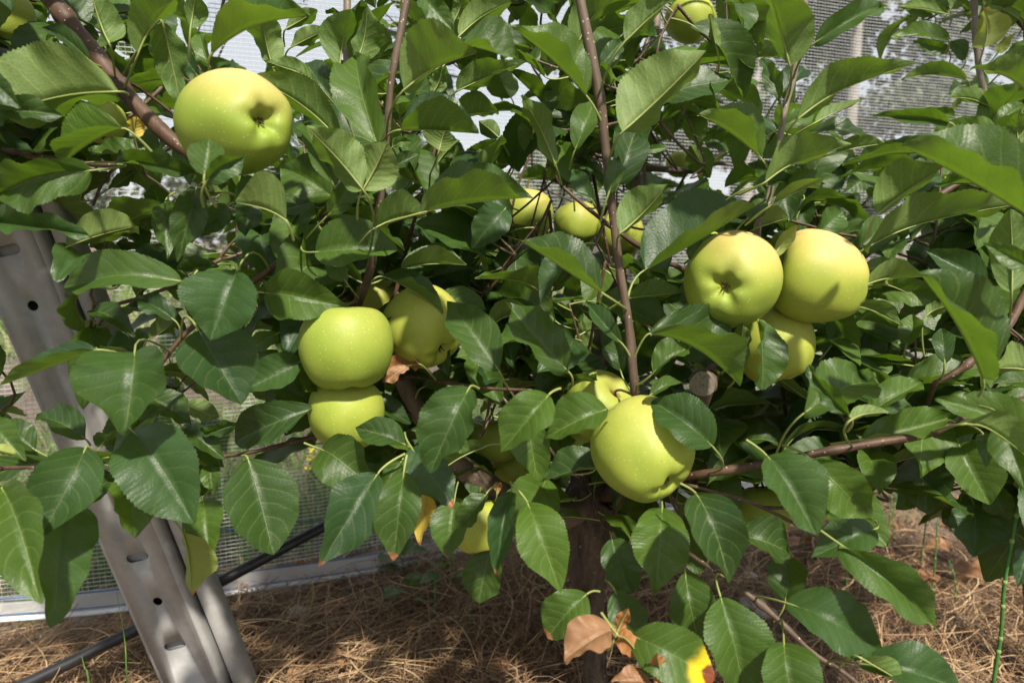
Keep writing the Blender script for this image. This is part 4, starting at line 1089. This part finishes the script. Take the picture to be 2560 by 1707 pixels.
# ------------------------------------------------------------------ apples
PROF = np.array([(0.0, 0.50), (0.05, 0.56), (0.14, 0.70), (0.30, 0.84), (0.50, 0.885), (0.72, 0.78), (0.90, 0.52), (0.99, 0.16), (0.985, -0.18), (0.90, -0.50), (0.75, -0.76), (0.56, -0.91), (0.38, -0.948), (0.27, -0.915), (0.17, -0.82), (0.09, -0.745), (0.0, -0.725)])
def apple(x, y, d, wpx, cal, label, blush=0.0, squash=1.0, stem_to=None, seg=56, roll=0.0, group='apples on the trees', rus=0.6, taper=0.05):
    rs = np.random.default_rng(int(x * 7 + y))
    r = wpx * d / F / 2
    c = P(x, y, d)
    cv = unit(RT * cal[0] + UP * cal[1] - FW * cal[2])          # direction of the calyx
    zax = -cv; xax = unit(np.cross(zax, UP + 0.01 * RT)) if abs(zax.dot(UP)) < 0.98 else RT
    xax = unit(xax - zax * xax.dot(zax)); yax = np.cross(zax, xax)
    e = empty('apple', Vector(c)); tag(e, label, 'apple', group)
    q = catmull(PROF, seg * 3 // 4); n = len(q); th = np.linspace(0, 2 * math.pi, seg, endpoint=False)
    zf = q[:, 1:2]; lobew = np.clip((-zf - 0.15) / 0.8, 0, 1) ** 1.3 * 0.055 + np.clip((zf - 0.4) / 0.5, 0, 1) * 0.012
    ph = rs.uniform(0, 6.28)
    rad = q[:, 0:1] * (1 + lobew * np.cos(5 * th + ph)[None] + 0.018 * np.cos(2 * th + rs.uniform(0, 6))[None] + 0.014 * np.cos(th + ph)[None])
    zz_ = zf * squash * (1 + 0.045 * np.cos(th + rs.uniform(0, 6))[None] * np.sign(zf)) + 0.022 * np.cos(5 * th + ph)[None] * np.clip((-zf - 0.7) / 0.25, 0, 1)
    rad = rad * (1 + taper * zf)
    lx, ly = rad * np.cos(th), rad * np.sin(th)
    V = (lx[..., None] * xax + ly[..., None] * yax + zz_[..., None] * zax) * r
    idx = np.arange(n * seg).reshape(n, seg); nx_ = np.roll(idx, -1, 1)
    Fc = np.stack([idx[:-1], idx[1:], nx_[1:], nx_[:-1]], -1).reshape(-1, 4)
    nv = V.reshape(-1, 3) / (np.linalg.norm(V.reshape(-1, 3), axis=1)[:, None] + 1e-9)
    bd = unit(np.array([0.25, -0.25, 1.0])); bl = (0.75 * np.clip(nv.dot(bd) * 1.25 - 0.25, 0, 1) ** 1.2 + 0.25 * np.clip(nv.dot(bd) * 2.5 - 1.5, 0, 1)) * blush
    ru = np.repeat(np.clip(1 - q[:, 0] / 0.34, 0, 1) * (q[:, 1] > 0) * rus + np.clip(1 - q[:, 0] / 0.14, 0, 1) * (q[:, 1] < 0) * 0.9, seg)
    fr_ = mesh_obj('fruit', V.reshape(-1, 3), Fc, M['apple'], e, None, None, {'blush': bl, 'russet': ru, 'rnd': np.full(len(nv), rs.uniform())})
    # stem
    s0 = zax * 0.48 * r * squash
    s1 = (np.array(stem_to) - c) if stem_to is not None else zax * r * 1.22 + UP * r * 0.12 + xax * rs.normal(0, 0.1) * r
    pts = catmull([s0, s0 + zax * r * 0.4, s1], 8)
    tube_obj('stem', pts, np.linspace(0.0011, 0.0016, 8), M['astem'], e, 6)
    # dried calyx: five small sepals and a dark tuft
    b_ = Bag(); cb = -zax * 0.73 * r * squash
    for k in range(5):
        a = k * 2 * math.pi / 5 + ph; o_ = xax * math.cos(a) + yax * math.sin(a); sd = np.cross(zax, o_)
        L = r * rs.uniform(0.09, 0.14)
        p0 = cb + o_ * r * 0.03; p1 = cb + o_ * L * 0.6 - zax * L * 0.65; p2 = cb + o_ * L * rs.uniform(0.3, 1.3) - zax * L * rs.uniform(0.9, 1.25)
        w_ = r * 0.028
        b_.add([p0 - sd * w_, p0 + sd * w_, p1 + sd * w_ * 0.8, p1 - sd * w_ * 0.8, p2 + sd * w_ * 0.12, p2 - sd * w_ * 0.12], [(0, 1, 2, 3), (3, 2, 4, 5)])
    for k in range(7):
        a = rs.uniform(0, 6.28); o_ = xax * math.cos(a) + yax * math.sin(a)
        tv, tf = tube(catmull([cb, cb - zax * r * 0.1 + o_ * r * 0.03, cb - zax * r * rs.uniform(0.14, 0.2) + o_ * r * rs.uniform(0.02, 0.09)], 4), 0.00035, 4, caps=False); b_.add(tv, tf)
    b_.build('calyx', M['calyx'], e)
    return e
A = apple
A(590, 308, .515, 258, (.72, -.16, .66), 'largest apple, calyx facing the viewer, at upper left below the sky', .9, 1.2, P(470, 380, .56))
A(865, 868, .62, 234, (.02, -1.0, -.04), 'upper apple of the stacked pair left of centre, its top dip showing', .12, .92, P(892, 752, .66))
A(868, 1032, .645, 190, (.05, -.97, .15), 'lower apple of the stacked pair, half hidden under the one above', .05, .92, P(905, 880, .72))
A(1060, 815, .70, 200, (.55, -.70, .42), 'apple right of the stacked pair, a toothed leaf over its right side', .15, .95, P(965, 775, .75))
A(948, 752, .80, 120, (.0, -1, .1), 'apple mostly hidden behind the stacked pair and a red twig', .1, .92)
A(1828, 700, .60, 240, (-.42, -.24, .87), 'left apple of the bright right-hand pair, calyx facing the viewer', .8, .92, P(1888, 610, .645))
A(2046, 697, .62, 226, (.9, -.26, .12), 'right apple of the bright right-hand pair, calyx pointing right', 1.0, 1.0, P(1896, 600, .645), taper=0.13)
A(1935, 862, .655, 196, (.10, -.95, .2), 'apple below the right-hand pair with a folded leaf across it', .05, .95, P(1880, 720, .67))
A(1608, 1120, .575, 248, (.42, -.66, .62), 'large apple low at centre, hanging from the upright shoot', .25, .98, P(1598, 1000, .60))
A(1500, 1015, .70, 178, (-.55, -.60, -.62), 'apple with brown russet round its stem, behind the low centre apple', .2, .92, P(1590, 990, .62), rus=1.25)
A(1466, 1108, .78, 120, (0, -1, .1), 'sliver of pale apple showing left of the low centre apple', .0, .92)
A(1317, 535, 1.00, 130, (0, -1, .1), 'leftmost of the three far apples in a row at centre', .5, .92)
A(1442, 560, 1.03, 114, (.1, -1, .1), 'middle one of the three far apples in a row at centre', .3, .92)
A(1550, 585, 1.02, 118, (.2, -1, .1), 'rightmost of the three far apples, behind the upright shoot', .2, .92)
A(1195, 1312, .82, 138, (0, -1, .15), 'shaded apple low at centre left between two hanging leaves', .0, .95)
A(1238, 1100, .90, 120, (.1, -1, .1), 'dark shaded apple above the left limb of the forked trunk', .0, .92)
A(1285, 1180, .93, 110, (.1, -1, .1), 'dark shaded apple resting low against the left limb of the forked trunk', .0, .92)
A(1915, 1272, .84, 130, (.1, -1, .1), 'shaded apple behind a thin twig at lower right', .0, .95)
A(1726, 46, 1.06, 122, (.75, -.62, .2), 'apple high up beside the trunk at the top edge', .1, .95)
A(8, 45, .72, 140, (.1, -1, .1), 'apple cut off by the upper left corner', .4, 1.0)
A(258, 306, .68, 104, (.1, -1, .2), 'dim apple tucked under a big leaf left of the largest apple', .0, .95)
A(1586, 1278, .90, 112, (.1, -1, .1), 'dim apple right of the trunk under the low centre apple', .0, .92)
A(1697, 412, 1.2, 66, (.1, -1, .1), 'small far apple under a branch right of the trunk', .0, .92, seg=32)
A(1770, 610, .645, 66, (.1, -1, .1), 'pale little apple peeping out above the left one of the right-hand pair', .1, .92, seg=32)

# ------------------------------------------------------------------ small plants, stones and litter on the ground
M['weed'] = simple('weed_green', (0.06, 0.13, 0.025), (0.11, 0.20, 0.04), 40, 0.5)
M['hors'] = simple('horsetail_green', (0.03, 0.11, 0.02), (0.06, 0.17, 0.035), 80, 0.45)
M['node'] = simple('horsetail_node', (0.16, 0.24, 0.07), (0.22, 0.28, 0.10), 80, 0.5)
M['stone'] = simple('pale_stone', (0.42, 0.40, 0.38), (0.66, 0.64, 0.61), 60, 0.85, 0.2, 0.6, 0.003)
def horsetail(pts, r, label, group, nodes=5):
    q = catmull(pts, 24); base = q[0].copy()
    e = empty('horsetail', Vector(base)); tag(e, label, 'horsetail', group)
    tube_obj('stem', q, np.linspace(r, r * 0.75, 24), M['hors'], e, 7, origin=base)
    for k in range(nodes):
        i = int((k + 1) * 23 / (nodes + 1)); dd = unit(q[min(i + 1, 23)] - q[i])
        tube_obj('node', [q[i] - dd * r * 1.1, q[i] - dd * r * .3, q[i] + dd * r * .9], [r * 1.02, r * 1.3, r * 1.02], M['node'], e, 7, origin=base)
g0 = P(2484, 1707, .66); g1 = P(2503, 1580, .655); dn = unit(g0 - g1); foot = g0 + dn * ((g0[2] - 0.0) / -dn[2])
horsetail([foot, g0, g1, P(2510, 1470, .65), P(2532, 1340, .645), P(2556, 1215, .64), P(2580, 1060, .64)], 0.0019, 'bright green jointed horsetail stem standing tall at the right edge', 'horsetails in the straw', 8)
for (x0, y0, x1, y1) in ((2124, 1520, 2112, 1400), (2144, 1500, 2152, 1440), (2296, 1430, 2318, 1280), (2240, 1370, 2246, 1220), (2215, 1360, 2232, 1200), (1086, 1620, 1088, 1420), (1130, 1560, 1128, 1440), (1170, 1640, 1180, 1480), (1388, 1700, 1366, 1570), (1170, 1600, 1165, 1520), (2390, 1500, 2372, 1400), (945, 1540, 938, 1440), (2010, 1420, 2014, 1330), (1452, 1707, 1455, 1640), (2330, 1480, 2344, 1300)):
    gp = ground_pt(x0, y0, 0.0); dpt = (gp - CAM).dot(FW)
    tp = P(x1, y1, dpt)
    horsetail([gp - z3 * 0.01, 0.5 * (gp + tp) + RT * rng.normal(0, 0.004), tp], 0.0016, 'thin dark green horsetail stem standing in the dry straw', 'horsetails in the straw', 3)
def blade(pts, w, label):
    q = catmull(pts, 12); sd = unit(np.cross(q[-1] - q[0], FW)); ws = w * np.linspace(1, 0.15, 12)
    nrm_ = unit(np.cross(sd, q[-1] - q[0]))
    V = np.concatenate([q - sd * ws[:, None], q + nrm_ * (ws * 0.35)[:, None], q + sd * ws[:, None]]) - q[0]
    Fc = [(k * 12 + i, k * 12 + i + 1, (k + 1) * 12 + i + 1, (k + 1) * 12 + i) for k in range(2) for i in range(11)]
    tag(mesh_obj('grass_blade', V, Fc, M['weed'], None, Vector(q[0])), label, 'grass blade', 'green grass blades by the post')
def foot_of(x, y, d):
    p = P(x, y, d); p2 = p.copy(); p2[2] = 0; return p2
blade([foot_of(320, 1750, .86), P(318, 1707, .86), P(312, 1600, .86), P(291, 1478, .85)], 0.0016, 'long green grass blade in front of the pipe left of the post')
blade([foot_of(225, 1760, .84), P(222, 1707, .84), P(212, 1670, .84), P(204, 1638, .84)], 0.0017, 'short green grass blade low in front of the pipe')
def weed(x, y, seed, label, k=6):
    rs = np.random.default_rng(seed); gp = ground_pt(x, y, 0.0); e = empty('weed', Vector(gp)); tag(e, label, 'weed', 'weeds at the foot of the net')
    top = np.array([rs.normal(0, .01), rs.normal(0, .01), 0.10])
    tube_obj('stem', catmull([np.zeros(3), top * .5 + [0.006, 0, 0], top], 8), np.linspace(.0016, .001, 8), M['weed'], e, 5)
    for i in range(k):
        a = i * 2.4 + rs.uniform(); f = 0.35 + 0.65 * i / k; at = top * f; L = rs.uniform(.03, .05)
        out = unit(np.array([math.cos(a), math.sin(a), rs.uniform(0.1, .7)])); b_ = at + out * .015
        nt = unit(z3 - out * out[2]); ge = leaf_geo(b_, b_ + out * L, np.cross(out, nt), nt, L * .42, .2, .2, False, 0, L * .1, 30, 3, 7, .03, .3, 0, .5, seed * 50 + i)
        lf = mesh_obj('leaf', ge[0], ge[1], M['g'], e, None, ge[2], {'rnd': np.full(len(ge[0]), .9)})
weed(1010, 1560, 3, 'bushy green weed with broad leaves at the foot of the net')
weed(1120, 1530, 4, 'smaller green weed right of the bushy one below the net', 5)
weed(1010, 1480, 5, 'green weed partly behind the white hem of the net', 6)
for i, (x, y, s_) in enumerate(((960, 1530, .016), (1880, 1530, .02), (1915, 1556, .016), (1550, 1480, .012), (1100, 1664, .014), (1875, 1462, .012), (750, 1555, .018), (1530, 1500, .012))):
    rs = np.random.default_rng(900 + i); gp = ground_pt(x, y, .01)
    bm = bmesh.new(); bmesh.ops.create_icosphere(bm, subdivisions=2, radius=s_)
    for v in bm.verts:
        v.co *= 1 + rs.normal(0, .10); v.co.z *= .6; v.co.x *= 1.3
    V = np.array([v.co[:] for v in bm.verts]); bm.verts.index_update(); Fc = [[v.index for v in f.verts] for f in bm.faces]; bm.free()
    o = mesh_obj('stone', V, Fc, M['stone'], None, Vector(gp) + Vector((0, 0, 0.02)), smooth=False)
    tag(o, 'small pale stone lying among the dry straw', 'stone', 'pale stones on the ground')
for i in range(48):
    rs = np.random.default_rng(1300 + i)
    x, y = (rs.uniform(560, 1500), rs.uniform(1440, 1690)) if i < 30 else (rs.uniform(1850, 2450), rs.uniform(1240, 1500))
    gp = ground_pt(x, y, .03); a = rs.uniform(0, 6.28); out = unit(np.array([math.cos(a), math.sin(a), rs.normal(0, .25)])); L = rs.uniform(.05, .08)
    nt = unit(z3 + rs.normal(0, .3, 3)); nt = unit(nt - out * nt.dot(out))
    ge = leaf_geo(np.zeros(3), out * L, np.cross(out, nt), nt, L * .3, .4, .5, False, 0, L * .15, 30, 3, 10, .06, 1.2, .4, .55, 1300 + i)
    o = mesh_obj('fallen_leaf', ge[0], ge[1], M['dry'], None, Vector(gp), ge[2], {'rnd': np.full(len(ge[0]), rs.uniform())})
    tag(o, 'fallen dry brown leaf lying on the straw', 'leaf', 'fallen leaves on the ground')
# yellow flowers beyond the net
M['petal'] = simple('yellow_petal', (0.70, 0.52, 0.02), (0.80, 0.65, 0.04), 50, 0.6)
for i, (x, y) in enumerate(((775, 1145), (790, 1148), (770, 1172), (782, 1128), (830, 1110), (815, 1180))):
    gp = ground_pt(x, y + 60, 0.0); dpt = (gp - CAM).dot(FW); tp = P(x, y, dpt); e = empty('flower', Vector(gp))
    tag(e, 'small yellow meadow flower seen through the netting', 'flower', 'yellow flowers beyond the net')
    tube_obj('stem', [np.zeros(3), (tp - gp) * .5, tp - gp], .0015, M['weed'], e, 5)
    V = [tp - gp]; Fc = []
    for k in range(10):
        a = k * math.pi / 5; rr = .013 if k % 2 == 0 else .006; V.append(tp - gp + np.array([math.cos(a) * rr, math.sin(a) * rr * .6 - .004, .004 + math.sin(a) * rr * .7]))
    mesh_obj('petals', V, [(0, 1 + k, 1 + (k + 1) % 10) for k in range(10)], M['petal'], e, smooth=False)

# ------------------------------------------------------------------ trees far behind the net
M['far'] = ribbon_mat('far_foliage_hazed', [(0.11, 0.14, 0.085), (0.15, 0.18, 0.11), (0.19, 0.22, 0.14), (0.25, 0.28, 0.19)], 0.6, 0.3)  # leaf colours paled to stand in for distance haze
M['farbark'] = simple('far_bark', (0.24, 0.22, 0.20), (0.34, 0.32, 0.29), 8, 0.8)
def far_tree(x, y, h, w, n, label, seed, low=0.15, leaf=0.075, group='trees beyond the netting', name='field_tree'):
    rs = np.random.default_rng(seed); e = empty(name, (x, y, 0)); tag(e, label, 'tree', group)
    tube_obj('trunk', catmull([[0, 0, -.1], [rs.normal(0, .1), 0, h * .5], [rs.normal(0, .15), 0, h * .95]], 14), np.linspace(.04 * h ** .6, .012, 14), M['farbark'], e, 8)
    nb = 26; cl = []
    for k in range(nb):
        z_ = h * (low + (1 - low) * rs.uniform()); f = (z_ / h - low) / (1 - low); rr = w * (math.sin(math.pi * min(1, .12 + .85 * f)) ** .7); a = rs.uniform(0, 6.28); q = rr * rs.uniform(.2, 1)
        cl.append((math.cos(a) * q, math.sin(a) * q, z_, rs.uniform(.35, .8) * w * .55))
    cl = np.array(cl)
    for k in range(0, nb, 2):
        tube_obj('limb', catmull([[0, 0, max(.2, cl[k, 2] - .5)], [cl[k, 0] * .5, cl[k, 1] * .5, cl[k, 2] - .2], cl[k, :3]], 7), np.linspace(.025, .006, 7), M['farbark'], e, 5)
    i = rs.integers(0, nb, n); v = rs.normal(0, 1, (n, 3)); v /= np.linalg.norm(v, axis=1)[:, None]
    c = cl[i, :3] + v * (cl[i, 3] * rs.uniform(0, 1, n) ** .45)[:, None] * np.array([1, 1, .75])
    c = c[c[:, 2] > .05]; n = len(c)
    a = rs.normal(0, 1, (n, 3)); a /= np.linalg.norm(a, axis=1)[:, None]; b_ = np.cross(a, rs.normal(0, 1, (n, 3))); b_ /= np.linalg.norm(b_, axis=1)[:, None]
    s_ = (leaf * rs.uniform(.6, 1.2, n))[:, None]
    V = np.stack([c - a * s_, c + b_ * s_ * .55, c + a * s_, c - b_ * s_ * .55], 1).reshape(-1, 3)
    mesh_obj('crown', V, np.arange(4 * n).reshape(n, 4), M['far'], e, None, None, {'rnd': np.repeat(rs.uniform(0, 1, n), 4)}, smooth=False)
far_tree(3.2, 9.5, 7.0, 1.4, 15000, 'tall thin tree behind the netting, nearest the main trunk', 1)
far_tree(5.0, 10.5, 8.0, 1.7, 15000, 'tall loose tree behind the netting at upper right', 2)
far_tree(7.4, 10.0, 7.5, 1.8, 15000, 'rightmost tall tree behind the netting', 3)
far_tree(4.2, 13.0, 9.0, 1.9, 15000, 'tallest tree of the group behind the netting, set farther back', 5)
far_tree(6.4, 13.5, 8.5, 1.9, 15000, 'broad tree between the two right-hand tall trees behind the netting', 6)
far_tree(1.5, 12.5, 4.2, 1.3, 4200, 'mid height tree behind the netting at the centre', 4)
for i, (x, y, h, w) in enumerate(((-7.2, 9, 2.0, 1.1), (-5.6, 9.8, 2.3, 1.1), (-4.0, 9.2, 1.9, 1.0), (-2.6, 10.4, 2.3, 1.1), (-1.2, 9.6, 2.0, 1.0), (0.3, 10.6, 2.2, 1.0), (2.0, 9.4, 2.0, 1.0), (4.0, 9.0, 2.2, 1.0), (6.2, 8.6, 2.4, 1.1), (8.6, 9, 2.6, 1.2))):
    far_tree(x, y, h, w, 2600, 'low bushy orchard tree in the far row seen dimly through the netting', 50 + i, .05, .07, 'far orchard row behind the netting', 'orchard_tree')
